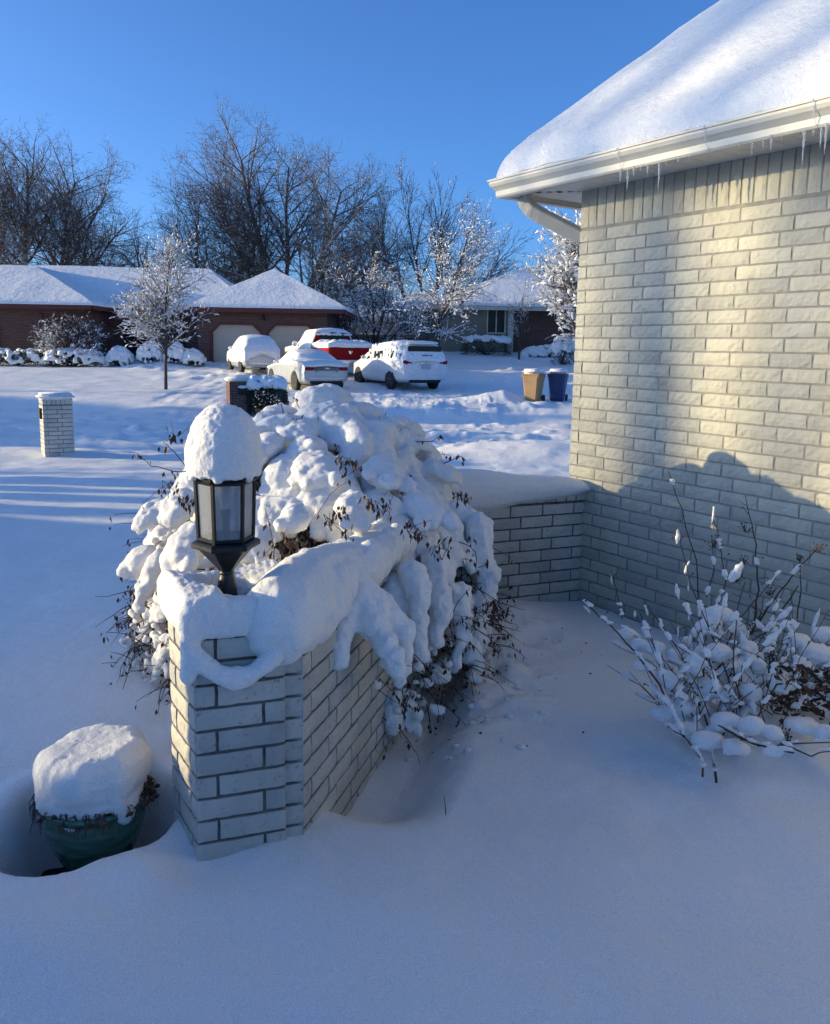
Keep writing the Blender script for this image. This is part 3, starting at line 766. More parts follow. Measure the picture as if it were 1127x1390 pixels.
for i in range(N):
    s_ = .02 + .98*(i+.5)/N; e = math.asin(s_); a = (i*GA) % (2*PI)
    a += br.uniform(-.15, .15); e = max(.02, min(PI/2, e+br.uniform(-.08, .08)))
    p = surf(a, e); n = Vector((math.cos(a)*math.cos(e), math.sin(a)*math.cos(e), math.sin(e)*1.1)).normalized()
    left = math.cos(a) < -.15 and math.sin(a) < .6
    pr_ = .70 if p.z > .9 else (.78 if p.z > .5 else (.74 if p.z > .25 else .5))
    if left and p.z < .55: pr_ *= .35
    if br.random() > pr_: continue
    if p.z > .9: r = br.uniform(.065, .145)
    elif p.z > .5: r = br.uniform(.048, .105)
    else: r = br.uniform(.034, .072)
    F3 = slopeframe((n+Vector((0, 0, .25))).normalized())
    el = br.uniform(1.15, 1.9); flat = br.uniform(.50, .80)
    pp = p*br.uniform(.93, 1.0)
    mb.ico(pp, (r*el*.8, r*.82, r*flat), 2, 0, F3)
    # finger-like drips running down slope from each pillow
    dn = Vector((F3[0][0], F3[1][0], F3[2][0])); sd_ = Vector((F3[0][1], F3[1][1], F3[2][1]))
    for k in range(br.choice((1, 2, 3))):
        q = pp + sd_*br.uniform(-.6, .6)*r + dn*r*.5; rr = r*br.uniform(.34, .55)
        for j in range(br.choice((1, 2, 3))):
            mb.ico(q, (rr, rr, rr*.9), 1); q = q + (dn*.8+Vector((0, 0, -.35)))*rr + Vector((br.uniform(-.01, .01), br.uniform(-.01, .01), 0)); rr *= .85
    pads.append((p, r, n))
    if br.random() < .22:
        q = pp + n*r*.35 + Vector((br.uniform(-.06, .06), br.uniform(-.06, .06), .01)); k_ = br.uniform(.03, .055); mb.ico(q, (k_, k_, k_*1.1), 1)
# named big forms seen in the photograph: crest pillows and tongues over the wall
def W2B(px, py, Y): return at(px, py, Y) - BC
for (px, py, Y, r, fl) in ((440, 560, 4.75, .17, .62), (400, 590, 4.5, .15, .7), (520, 575, 4.9, .14, .6), (470, 600, 4.55, .15, .6), (360, 605, 4.3, .13, .8), (430, 635, 4.1, .17, .55),
                           (560, 600, 4.8, .13, .7), (600, 640, 4.7, .13, .8), (520, 640, 4.2, .16, .6), (630, 700, 4.6, .13, .9), (575, 690, 4.1, .15, .8), (480, 690, 3.75, .13, .8), (640, 760, 4.5, .11, .9), (600, 770, 4.1, .12, .9),
                           (240, 690, 4.0, .14, .8), (205, 700, 4.0, .11, .9), (190, 760, 3.9, .10, .9), (255, 740, 3.6, .13, .9), (470, 760, 3.45, .12, .8), (540, 800, 3.7, .11, 1.0), (400, 700, 3.6, .10, .9), (350, 740, 3.3, .10, .9)):
    p = W2B(px, py, Y); nn_ = (p.normalized()+Vector((0, 0, .5))).normalized(); F3 = slopeframe(nn_); r *= .78; mb.ico(p, (r*1.2, r*.9, r*fl*.7), 2, 0, F3)
    for k in range(4):
        q = p + F3 @ Vector((br.uniform(.2, 1.2)*r, br.uniform(-.8, .8)*r, br.uniform(-.3, .25)*r)); rr = r*br.uniform(.28, .5); mb.ico(q, (rr*1.3, rr, rr*.7), 1, 0, F3)
    pads.append((p, r, p.normalized()))
def chain(pts, r0, r1, mbx=None, wob=.012):
    pts = [W2B(*p) for p in pts]; n = 0
    for i in range(len(pts)-1):
        L = (pts[i+1]-pts[i]).length; k = max(2, int(L/.03))
        for j in range(k):
            t = (i+j/k)/(len(pts)-1); p = pts[i].lerp(pts[i+1], j/k); r = r0+(r1-r0)*t
            p = p + Vector((br.uniform(-wob, wob), br.uniform(-wob, wob), br.uniform(-wob, wob)))
            (mbx or mb).ico(p, (r, r, r*br.uniform(.8, 1.15)), 1)
chain([(470, 790, 3.3), (505, 840, 3.2), (530, 890, 3.12), (535, 925, 3.1)], .10, .035)
chain([(480, 800, 3.25), (470, 850, 3.15), (455, 905, 3.05)], .075, .05)
chain([(500, 820, 3.3), (545, 850, 3.25), (548, 900, 3.25), (545, 930, 3.25)], .08, .03)
chain([(590, 760, 4.0), (600, 830, 3.9), (590, 880, 3.8)], .08, .04)
chain([(560, 780, 3.7), (565, 840, 3.6), (575, 900, 3.5)], .08, .035)
chain([(650, 720, 4.5), (662, 790, 4.4), (650, 840, 4.35), (655, 880, 4.3)], .09, .04)
chain([(625, 800, 4.1), (630, 860, 4.0), (620, 910, 3.9)], .07, .03)
chain([(215, 760, 3.8), (195, 800, 3.7), (185, 840, 3.6)], .06, .03)
snowb = blobs('snow_pillows', mb, .0105, M['snow_near'], bush, 3, .022, 8, 4, 3, fine=.006)
# woody stems and arching twigs
mb = MB(); tips = []
for i in range(150):
    a = br.uniform(0, 2*PI); e = br.uniform(.12, 1.4); end = surf(a, e)*br.uniform(.93, 1.04)
    st = Vector((br.uniform(-.2, .2), br.uniform(-.2, .2), 0)); mid = st.lerp(end, .55) + UP*br.uniform(.1, .3)
    pts = []
    for q in range(8):
        t = q/7; pts.append(st*(1-t)**2 + mid*2*t*(1-t) + end*t*t + Vector((br.uniform(-.01, .01), br.uniform(-.01, .01), br.uniform(-.01, .01))))
    mb.tube(pts, [.009*(1-q/9) for q in range(8)], 5); tips.append((pts[-1], (pts[-1]-pts[-3]).normalized()))
for i in range(900):   # skirt of fine twigs poking out between the pillows
    a = br.uniform(0, 2*PI); e = min(1.35, abs(br.gauss(.25, .35)))
    p = surf(a, e)*br.uniform(.86, .98); o_ = Vector((math.cos(a), math.sin(a), br.uniform(-.9, .5)))
    L = br.uniform(.14, .34)*(1 if e < .7 else .65); pts = [p]; d = (o_ + Vector((br.gauss(0, .5), br.gauss(0, .5), br.gauss(0, .35)))).normalized()
    for q in range(6):
        pts.append(pts[-1]+d*L/6); d = (d + Vector((br.gauss(0, .16), br.gauss(0, .16), -.12+br.gauss(0, .14)))).normalized()
    mb.tube(pts, [.0032, .003, .0027, .0023, .002, .0016, .0011], 4); tips.append((pts[-1], d)); tips.append((pts[3], d))
def longtwig(pts, r=.0028, leaves=0):
    pts = [W2B(*p) for p in pts]; P2 = []
    for i in range(len(pts)-1):
        for j in range(3): P2.append(pts[i].lerp(pts[i+1], j/3) + Vector((br.uniform(-.003, .003), 0, br.uniform(-.004, .004))))
    P2.append(pts[-1]); mb.tube(P2, [r*(1-.6*i/len(P2)) for i in range(len(P2))], 5)
    for p in P2[2:]:
        if leaves: tips.append((p, Vector((br.uniform(-1, 1), br.uniform(-1, 1), -1)).normalized()))
longtwig([(262, 640, 4.0), (235, 640, 3.9), (205, 632, 3.8), (186, 615, 3.75)], .003, 1)
longtwig([(258, 640, 4.0), (236, 612, 3.9), (222, 600, 3.85), (246, 588, 3.85), (258, 580, 3.9)], .0025, 1)
longtwig([(232, 600, 3.85), (236, 585, 3.85), (232, 570, 3.85)], .002, 1)
longtwig([(372, 775, 3.3), (372, 745, 3.25), (366, 715, 3.25), (360, 690, 3.3)], .003, 1)
longtwig([(650, 800, 4.3), (680, 818, 4.2), (712, 828, 4.15)], .0026, 1)
longtwig([(650, 800, 4.3), (670, 826, 4.2), (672, 838, 4.15)], .002, 1)
longtwig([(560, 600, 4.75), (585, 600, 4.7), (598, 592, 4.7)], .003, 1); longtwig([(600, 630, 4.7), (625, 620, 4.65), (634, 626, 4.65)], .003, 1)
longtwig([(430, 700, 3.7), (450, 670, 3.6), (470, 655, 3.6)], .002, 0); longtwig([(520, 900, 3.2), (560, 905, 3.1), (590, 940, 3.1), (600, 985, 3.05)], .002, 0)
for (x_, y_, Y_) in ((520, 700, 3.6), (470, 705, 3.55), (505, 690, 3.6), (600, 760, 3.9), (620, 690, 4.2), (560, 730, 3.7), (450, 720, 3.45), (385, 745, 3.3), (400, 780, 3.2), (660, 830, 4.2), (640, 860, 4.0), (480, 640, 3.9), (250, 690, 3.6), (220, 670, 3.75)):
    for k in range(3): longtwig([(x_, y_, Y_), (x_+br.uniform(-14, 14), y_-br.uniform(6, 22), Y_-.08), (x_+br.uniform(-30, 30), y_-br.uniform(-12, 34), Y_-.12)], .002, 1)
longtwig([(540, 870, 3.3), (580, 905, 3.2), (615, 930, 3.2), (640, 950, 3.2)], .002, 0)
for i in range(150):   # leafy twigs lying over the snow
    a = br.uniform(0, 2*PI); e = min(1.45, max(.1, br.gauss(.75, .4))); p = surf(a, e)*1.0
    nn = p.normalized(); d = (Vector((math.cos(a), math.sin(a), 0))*br.uniform(-.2, .8) + Vector((br.gauss(0, .6), br.gauss(0, .6), br.gauss(-.1, .4)))).normalized()
    pts = [p-nn*.10]
    for q in range(6): pts.append(pts[-1] + (d*.6+nn*(.75 if q < 2 else .1)).normalized()*br.uniform(.025, .045)); d = (d+Vector((br.gauss(0, .2), br.gauss(0, .2), -.15))).normalized()
    mb.tube(pts, [.0026, .0025, .0022, .002, .0018, .0014, .001], 4)
    for q in range(3, 7):
        if br.random() < .55: tips.append((pts[q], d))
mb.build('stems', M['twig'], bush)
# dead leaves hanging in clusters
mb = MB()
def leaf(p, d, L, W_):
    d = d.normalized(); s_ = d.orthogonal().normalized(); s_ = (Quaternion(d, br.uniform(0, 6.28)) @ s_); n_ = d.cross(s_)
    c1 = p + d*L*.45 + s_*W_ + n_*W_*.5; c2 = p + d*L*.45 - s_*W_ + n_*W_*.5; t_ = p + d*L + n_*W_*.3; m1 = p + d*L*.5
    mb.add([p, c1, t_, m1, c2], [(0, 3, 1), (1, 3, 2), (0, 4, 3), (4, 2, 3)])
for (p, d) in tips:
    if br.random() < .62:
        for j in range(br.choice((1, 2, 3))):
            q = p + Vector((br.uniform(-.02, .02), br.uniform(-.02, .02), br.uniform(-.02, .02)))
            leaf(q, Vector((br.uniform(-.5, .5), br.uniform(-.5, .5), -1)), br.uniform(.022, .045), br.uniform(.005, .010))
for i in range(5200):
    a = br.uniform(0, 2*PI) if br.random() < .6 else br.uniform(2.2, 4.6); e = min(1.4, abs(br.gauss(.15, .42))); p = surf(a, e)*br.uniform(.76, 1.02)
    leaf(p, Vector((br.uniform(-.7, .7), br.uniform(-.7, .7), -1)), br.uniform(.02, .05), br.uniform(.005, .011))
mb.build('leaves', M['leaf'], bush)['kind'] = 'stuff'
# little snow balls caught in the skirt
mb = MB()
for i in range(900):
    a = br.uniform(0, 2*PI) if br.random() < .5 else br.uniform(2.3, 4.5); e = abs(br.gauss(.02, .34)); 
    if e > .8: continue
    p = surf(a, e)*br.uniform(.88, 1.03); r = br.uniform(.011, .034)
    mb.ico(p, (r*br.uniform(.9, 1.4), r, r*br.uniform(.7, 1.1)), 1); mb.ico(p+Vector((br.uniform(-r, r), br.uniform(-r, r), r*.4)), r*.7, 1)
blobs('snow_clots', mb, .008, M['snow_near'], bush, 2, .005, 22, 2, 3)['kind'] = 'stuff'

# ------------------------------------------------------------------ dried shrub against the house wall
sh = empty('dry_stemmed_shrub', at(965, 1080, 3.1), 0, 'dry thin-stemmed shrub with seed heads and snow tufts against the house', 'shrub')
SB = sh.location.copy()
def S(px, py, Y):
    f = 1.12 - .10*max(0, min(1, (py-980)/80)); return at(px, py, Y*f) - SB
dr_ = random.Random(4)
mb = MB(); mh = MB(); ms = MB()
def stem(pts, r0=.0055, r1=.002, wob=.004, coat=1.0):
    P = [S(*p) for p in pts]; out = []
    for i in range(len(P)-1):
        k = max(2, int((P[i+1]-P[i]).length/.05))
        for j in range(k): out.append(P[i].lerp(P[i+1], j/k) + Vector((dr_.uniform(-wob, wob), dr_.uniform(-wob, wob), dr_.uniform(-wob, wob))))
    out.append(P[-1]); n = len(out)
    mb.tube(out, [r0+(r1-r0)*i/(n-1) for i in range(n)], 5)
    for i in range(1, n):
        dd = (out[i]-out[i-1]); sl = abs(dd.z)/max(dd.length, 1e-6)
        if dr_.random() < .85-.75*sl and coat:
            for k in range(3):
                q = out[i-1].lerp(out[i], (k+.5)/3); r = dr_.uniform(.006, .013)*coat; ms.ico(q+UP*(r*.7+.003), (r*1.7, r*.9, r*.9), 1)
    for i in range(1, n-1):
        if dr_.random() < .22:
            d = Vector((dr_.uniform(-1, 1), dr_.uniform(-1, 1), dr_.uniform(-.2, 1))).normalized(); L = dr_.uniform(.02, .06)
            mb.tube([out[i], out[i]+d*L*.5, out[i]+d*L+UP*.006], [.0018, .0015, .001], 4)
            if dr_.random() < .5: mh.ico(out[i]+d*L, (.004, .004, .005), 1)
    return out
def seedhead(px, py, Y, s=.03, n=16):
    c = S(px, py, Y); b_ = c - UP*s*1.2
    for k in range(n):
        d = Vector((dr_.gauss(0, 1), dr_.gauss(0, 1), dr_.gauss(.2, .8))).normalized(); t_ = c + d*s*dr_.uniform(.4, 1.1)
        mb.tube([b_.lerp(c, .4), b_.lerp(t_, .7), t_], [.0014, .0012, .0009], 3); mh.ico(t_, .0038, 1)
def tuft(px, py, Y, w, h, tilt=0):
    c = S(px, py, Y); w = w/F_*Y/2*.68; h = h/F_*Y/2*.95; R_ = Matrix.Rotation(tilt, 3, 'Y')
    for k in range(7):
        t = k/6*2-1; p = c + R_ @ Vector((dr_.uniform(-.15, .15)*w, dr_.uniform(-.3, .3)*w, t*h*.8)); r = w*(1-.45*abs(t+.2))*dr_.uniform(.75, 1.05)
        ms.ico(p, (r, r*.9, max(r, h*.28)), 1)
base = (972, 1062, 3.05)
def st_(*pts, **k): return stem(list(pts), **k)
# long leaning stems (photo column, photo row, metres ahead)
st_((958, 950, 3.6), (950, 850, 3.75), (945, 760, 3.85), (925, 690, 3.9), (908, 640, 3.95), r0=.005, r1=.0022)
st_((1022, 860, 3.7), (1030, 800, 3.75), (1026, 740, 3.8), (1012, 672, 3.85), r0=.0065, r1=.002)
st_((1018, 862, 3.7), (1050, 815, 3.6), (1085, 770, 3.55), (1112, 742, 3.5), r0=.006, r1=.0025)
st_((1082, 840, 3.6), (1088, 800, 3.6), (1086, 752, 3.6), r0=.004, r1=.002)
st_((930, 1000, 3.0), (895, 930, 3.1), (862, 885, 3.2), (830, 850, 3.3), (790, 816, 3.4), r0=.006, r1=.0025)
st_((957, 870, 3.5), (985, 790, 3.55), (975, 720, 3.6), (966, 700, 3.6), r0=.004, r1=.002)
st_((960, 810, 3.6), (970, 770, 3.6), (968, 740, 3.6), r0=.003, r1=.002)
st_((955, 995, 3.05), (900, 905, 3.2), (880, 860, 3.25), (868, 830, 3.3), r0=.004, r1=.002)
st_((952, 960, 3.1), (925, 890, 3.2), (900, 850, 3.25), (880, 822, 3.25), r0=.004, r1=.002)
st_((1000, 960, 3.1), (975, 880, 3.2), (940, 800, 3.3), (925, 740, 3.35), r0=.004, r1=.002)
st_((1005, 962, 3.05), (996, 900, 3.1), (1000, 830, 3.2), (1012, 790, 3.25), r0=.004, r1=.002)
st_((969, 910, 3.2), (1005, 840, 3.4), (1060, 775, 3.5), r0=.004, r1=.0018)
st_((968, 912, 3.2), (1010, 880, 3.3), (1050, 850, 3.3), (1078, 822, 3.3), r0=.004, r1=.002)
st_((990, 920, 3.2), (1040, 860, 3.3), (1065, 800, 3.4), r0=.0035, r1=.0018)
st_(base, (970, 1040, 3.05), (966, 1015, 3.05), (955, 960, 3.1), (935, 925, 3.1), r0=.006, r1=.003)
st_((955, 1055, 2.95), (952, 1030, 3.0), (930, 1000, 3.0), (905, 985, 3.05), r0=.005, r1=.002)
st_((968, 1020, 3.05), (985, 960, 3.1), (995, 930, 3.1), r0=.004, r1=.002)
st_((966, 1015, 3.05), (1010, 965, 3.1), (1040, 930, 3.15), r0=.004, r1=.002)
st_((964, 1015, 3.05), (1020, 1000, 3.0), r0=.003, r1=.002)
st_((978, 985, 3.0), (1010, 1005, 2.9), (1050, 1018, 2.8), (1078, 1022, 2.75), r0=.005, r1=.003)
st_((1027, 1012, 2.85), (1085, 1010, 2.8), (1127, 1008, 2.75), r0=.004, r1=.002)
st_((1010, 1005, 2.9), (985, 990, 2.9), (975, 985, 2.95), r0=.005, r1=.003)
st_((1075, 925, 3.1), (1055, 930, 3.05), (1035, 960, 3.0), (1028, 975, 3.0), r0=.005, r1=.003)
st_((1060, 1010, 2.8), (1100, 1025, 2.75), (1127, 1020, 2.7), r0=.004, r1=.002)
st_((845, 840, 3.4), (836, 800, 3.45), (830, 775, 3.5), r0=.003, r1=.0018)
st_((1085, 795, 3.4), (1060, 830, 3.4), (1048, 880, 3.3), (1040, 940, 3.2), r0=.004, r1=.0025)
for k in range(110):
    x0 = dr_.uniform(900, 1090); y0 = dr_.uniform(930, 1000); Y0 = dr_.uniform(3.0, 3.3); a = dr_.uniform(-1.0, 1.0)
    L = dr_.uniform(40, 150); st_((x0, y0, Y0), (x0+math.sin(a)*L*.5, y0-math.cos(a)*L*.5, Y0+.08), (x0+math.sin(a*1.15)*L, y0-math.cos(a*1.15)*L, Y0+.15), r0=.0024, r1=.0011, coat=1.15)
for (x, y, Y, s) in ((968, 735, 3.6, .045), (1013, 715, 3.85, .04), (1112, 742, 3.5, .04), (1086, 757, 3.6, .025), (1010, 760, 3.8, .03), (1045, 800, 3.4, .04), (1030, 835, 3.4, .035), (920, 730, 3.4, .03), (1000, 782, 3.3, .04), (1046, 895, 3.3, .03), (1070, 1000, 2.8, .03), (1025, 850, 3.6, .04)):
    seedhead(x, y, Y, s)
for (x, y, Y, w_, h_, t) in ((968, 700, 3.6, 13, 32, .1), (920, 728, 3.35, 16, 28, 0), (933, 770, 3.4, 14, 26, .3), (935, 795, 3.4, 12, 20, 0), (1001, 775, 3.25, 30, 38, .5), (920, 803, 3.3, 15, 30, -.2), (830, 785, 3.5, 7, 26, -.2),
                          (796, 826, 3.4, 9, 22, -.8), (878, 828, 3.25, 12, 22, -.3), (936, 833, 3.3, 12, 24, 0), (950, 830, 3.3, 14, 20, 0), (1066, 832, 3.3, 20, 34, .7), (1108, 840, 3.3, 16, 44, .3), (898, 848, 3.25, 20, 26, -.4), (920, 860, 3.25, 14, 30, 0), (937, 870, 3.2, 12, 26, 0),
                          (1080, 850, 3.3, 14, 18, .8), (862, 834, 3.3, 8, 14, 0), (985, 812, 3.3, 16, 22, .2), (1045, 880, 3.2, 12, 24, 0), (952, 872, 3.2, 14, 26, 0), (1082, 918, 3.0, 12, 20, .3)):
    tuft(x, y, Y, w_, h_, t)
def pillow(pts, mbx=ms):
    for (px, py, Y, w_, h_) in pts:
        c = S(px, py, Y); w2 = w_/F_*Y/2*.76; h2 = h_/F_*Y/2*.78
        mbx.ico(c, (w2, w2*.8, h2), 2, 0, Matrix.Rotation(dr_.uniform(-.3, .3), 3, 'Y'))
        for k in range(3): mbx.ico(c+Vector((dr_.uniform(-.8, .8)*w2, dr_.uniform(-.6, .6)*w2, dr_.uniform(-.7, .2)*h2)), (w2*.42, w2*.4, h2*.5), 1)
pillow([(975, 835, 3.5, 66, 40), (1000, 855, 3.45, 50, 36), (962, 850, 3.45, 60, 34), (850, 860, 3.35, 34, 24), (868, 875, 3.3, 36, 26), (890, 880, 3.25, 44, 28), (915, 890, 3.25, 36, 30), (975, 885, 3.2, 60, 40), (940, 905, 3.15, 46, 40), (905, 920, 3.15, 50, 34),
        (1015, 880, 3.25, 46, 34), (1000, 905, 3.2, 40, 36), (960, 935, 3.15, 70, 44), (1030, 905, 3.2, 36, 40), (1060, 930, 3.1, 50, 34), (1020, 940, 3.1, 50, 40), (925, 960, 3.1, 70, 40), (985, 980, 3.0, 70, 40), (950, 890, 3.25, 40, 44),
        (1082, 870, 3.4, 60, 30), (1110, 890, 3.35, 80, 50), (1122, 862, 3.45, 60, 36), (1090, 905, 3.3, 50, 26), (1020, 985, 2.95, 60, 40), (1090, 985, 3.0, 80, 30), (1122, 995, 2.95, 60, 34), (1050, 995, 2.95, 50, 30), (1075, 930, 3.1, 20, 30),
        (1150, 900, 3.3, 90, 50), (1160, 1000, 2.9, 90, 40), (870, 905, 3.2, 40, 20), (1050, 1020, 2.8, 50, 14), (900, 970, 3.1, 60, 34), (960, 1005, 3.0, 70, 34), (1000, 1015, 2.95, 60, 30), (930, 990, 3.05, 60, 34)])
mb.build('stems', M['twig'], sh); mh.build('seed_heads', M['leaf'], sh)['kind'] = 'stuff'
blobs('snow_tufts', ms, .0065, M['snow_near'], sh, 3, .007, 16, 3, 5, fine=.0015)
# dark hollow with leaf litter under the bowed branches
mb = MB()
for i in range(420):
    x = dr_.uniform(1050, 1160); Y0 = 3.25 + dr_.uniform(-.25, .2); y = 965 + dr_.uniform(-60, 18)*(1 if x > 1050 else .35)
    p = S(x, y, Y0); p.z = max(p.z, gz(p.x+SB.x, p.y+SB.y)-SB.z+dr_.uniform(0, .10))
    leaf(p, Vector((dr_.uniform(-1, 1), dr_.uniform(-1, 1), dr_.uniform(-.5, .2))), dr_.uniform(.03, .06), dr_.uniform(.008, .016))
mb.build('leaf_litter', M['leaf'], sh)['kind'] = 'stuff'

# a lone twig standing in the open snow, and scraps shaken down by the shrub
tw = at(607, 1046, 2.95); tw.z = gz(tw.x, tw.y)-.02
tg_ = MB(); tg_.tube([(0, 0, 0), (-.001, .002, .03), (-.004, .0, .065), (-.008, .002, .095)], [.0022, .002, .0016, .0011], 5)
o_ = tg_.build('snow_twig', M['twig']); o_.location = tw; tag(o_, 'lone thin twig poking up from the open snow beside the entry wall', 'twig')
mb = MB(); q_ = random.Random(71)
for i in range(46):
    t_ = q_.uniform(.8, 2.5); p = RUN0 + RUND*t_ + Vector((RUND.y, -RUND.x, 0))*abs(q_.gauss(.35, .22)); r = q_.uniform(.006, .022); mb.ico((p.x, p.y, gz(p.x, p.y)+r*.2), (r*1.2, r, r*.7), 1)
tag(mb.build('snow_crumbs', M['snow_near'], None, True), 'small clots of snow fallen below the shrub', 'snow', kind='stuff')
mb = MB()
for i in range(38):
    t_ = q_.uniform(.9, 2.6); p = RUN0 + RUND*t_ + Vector((RUND.y, -RUND.x, 0))*abs(q_.gauss(.4, .3)); p.z = gz(p.x, p.y)+.003; leaf(p, Vector((q_.uniform(-1, 1), q_.uniform(-1, 1), .1)), q_.uniform(.012, .03), q_.uniform(.003, .007))
tag(mb.build('fallen_leaves', M['leaf']), 'dead leaf scraps lying on the snow below the shrub', 'leaves', kind='stuff')
# ------------------------------------------------------------------ helpers for houses over the road
def local(root):
    """matrix helper: children are built in world coordinates relative to the root"""
    return root.location.copy()
def snow_roof(parent, pts_eave, ridge, name='roof_snow', th=.22, mat=None, sub=14, seed=0):
    pass
def gridpatch(mb, A, B, C, D, nu, nv, off, seed, amp=.05, mi=0, lo=0.0, edge=True, inv=False):
    """snow slab over a roof plane A-B (eave) C-D (ridge end of B, ridge end of A)"""
    P = []
    for j in range(nv+1):
        for i in range(nu+1):
            u, v = i/nu, j/nv; P.append(A.lerp(B, u).lerp(D.lerp(C, u), v))
    Pn = np.array([tuple(p) for p in P]); z = fbm(Pn*.8, 3, seed)*amp
    k = len(mb.v)
    for q, p in enumerate(P):
        j = q//(nu+1); v = j/nv; ed = 1-math.exp(-v*nv*.9) if edge else 1
        mb.v.append((p.x, p.y, p.z + off*(.55+.45*ed) + z[q]))
    for j in range(nv):
        for i in range(nu):
            a = k+j*(nu+1)+i; f = (a, a+1, a+nu+2, a+nu+1); mb.f.append(f[::-1] if inv else f); mb.m.append(mi)
    kk = len(mb.v)
    for i in range(nu+1):
        p = Vector(mb.v[k+i]); mb.v.append((p.x, p.y, P[i].z-.005))
    for i in range(nu):
        f = (kk+i, kk+i+1, k+i+1, k+i); mb.f.append(f[::-1] if inv else f); mb.m.append(mi)
def hiproof(parent, x0, x1, y0, y1, ze, zr, rx0, rx1, ry, mats, seed=0, th=.18, fas=.2, gable_front=False):
    """rect eave x0..x1,y0..y1 at ze; ridge from rx0 to rx1 at ry height zr (local coords)"""
    a, b, c, d = Vector((x0, y0, ze)), Vector((x1, y0, ze)), Vector((x1, y1, ze)), Vector((x0, y1, ze))
    r0, r1 = Vector((rx0, ry, zr)), Vector((rx1, ry, zr))
    mb = MB(); mb.add([a, b, c, d, r0, r1], [(0, 1, 5, 4), (1, 2, 5), (2, 3, 4, 5), (3, 0, 4), (3, 2, 1, 0)])
    t = .03
    for (p, q) in ((a, b), (b, c), (c, d), (d, a)):
        dd = (q-p).normalized(); nn = Vector((dd.y, -dd.x, 0))
        mb.add([p+nn*t, q+nn*t, q+nn*t-UP*fas, p+nn*t-UP*fas, p-nn*.02, q-nn*.02, q-nn*.02-UP*fas, p-nn*.02-UP*fas], [(0, 3, 2, 1), (0, 1, 5, 4), (3, 7, 6, 2), (4, 5, 6, 7)])
    mb.build('roof', mats, parent)
    mb = MB(); n = 26
    e = .05
    a2, b2, c2, d2 = a+Vector((-e, -e, .02)), b+Vector((e, -e, .02)), c+Vector((e, e, .02)), d+Vector((-e, e, .02))
    gridpatch(mb, a2, b2, r1, r0, n, 14, th, seed); gridpatch(mb, b2, c2, r1, r1, n, 14, th, seed)
    gridpatch(mb, c2, d2, r0, r1, n, 14, th, seed); gridpatch(mb, d2, a2, r0, r0, n, 14, th, seed)
    o = mb.build('roof_snow', M['snow_far'], parent, True)
    return o
def hipY(parent, x0, x1, y0, y1, ze, zr, rx, ry0, ry1, mats, seed=0, th=.18, fas=.2):
    a, b, c, d = Vector((x0, y0, ze)), Vector((x1, y0, ze)), Vector((x1, y1, ze)), Vector((x0, y1, ze))
    r0, r1 = Vector((rx, ry0, zr)), Vector((rx, ry1, zr))
    mb = MB(); mb.add([a, b, c, d, r0, r1], [(0, 1, 4), (1, 2, 5, 4), (2, 3, 5), (3, 0, 4, 5), (3, 2, 1, 0)])
    t = .03
    for (p, q) in ((a, b), (b, c), (c, d), (d, a)):
        dd = (q-p).normalized(); nn = Vector((dd.y, -dd.x, 0))
        mb.add([p+nn*t, q+nn*t, q+nn*t-UP*fas, p+nn*t-UP*fas, p-nn*.02, q-nn*.02, q-nn*.02-UP*fas, p-nn*.02-UP*fas], [(0, 3, 2, 1), (0, 1, 5, 4), (3, 7, 6, 2), (4, 5, 6, 7)])
    mb.build('roof', mats, parent)
    mb = MB(); n = 26; e = .05
    a2, b2, c2, d2 = a+Vector((-e, -e, .02)), b+Vector((e, -e, .02)), c+Vector((e, e, .02)), d+Vector((-e, e, .02))
    gridpatch(mb, a2, b2, r0, r0, n, 14, th, seed); gridpatch(mb, b2, c2, r1, r0, n, 14, th, seed)
    gridpatch(mb, c2, d2, r1, r1, n, 14, th, seed); gridpatch(mb, d2, a2, r0, r1, n, 14, th, seed)
    mb.build('roof_snow', M['snow_far'], parent, True)
def wallbox(parent, x0, x1, y0, y1, z0, z1, mat, name='wall'):
    mb = MB(); mb.box((x0, y0, z0), (x1, y1, z1)); return mb.build(name, mat, parent)
def window(parent, x0, x1, y, z0, z1, trim, mull=1, glass=None):
    mb = MB(); t = .08
    mb.box((x0, y-.06, z0), (x0+t, y+.04, z1)); mb.box((x1-t, y-.06, z0), (x1, y+.04, z1)); mb.box((x0+t, y-.06, z1-t), (x1-t, y+.04, z1)); mb.box((x0+t, y-.06, z0), (x1-t, y+.04, z0+t))
    for k in range(mull):
        x = x0+(x1-x0)*(k+1)/(mull+1); mb.box((x-.03, y-.05, z0+t), (x+.03, y+.04, z1-t))
    f = mb.build('window', trim, parent)
    g_ = MB(); g_.box((x0+t, y-.02, z0+t), (x1-t, y+.0, z1-t)); g_.build('pane', glass or M['glass'], f)
    return f

# ------------------------------------------------------------------ brick ranch house opposite
YA = 42.0; GA0 = at(290, 494, YA); GZ_ = .84
hA = empty('ranch_house', (-7.4, YA, GZ_), 0, 'long dark brick ranch house with two tan garage doors under hip roofs', 'house')
def la(px, py, Y): return at(px, py, Y) - hA.location
ex0 = la(258, 418, 41.4).x; ex1 = la(467, 416, 41.4).x
EZ = la(360, 418.5, 41.4).z
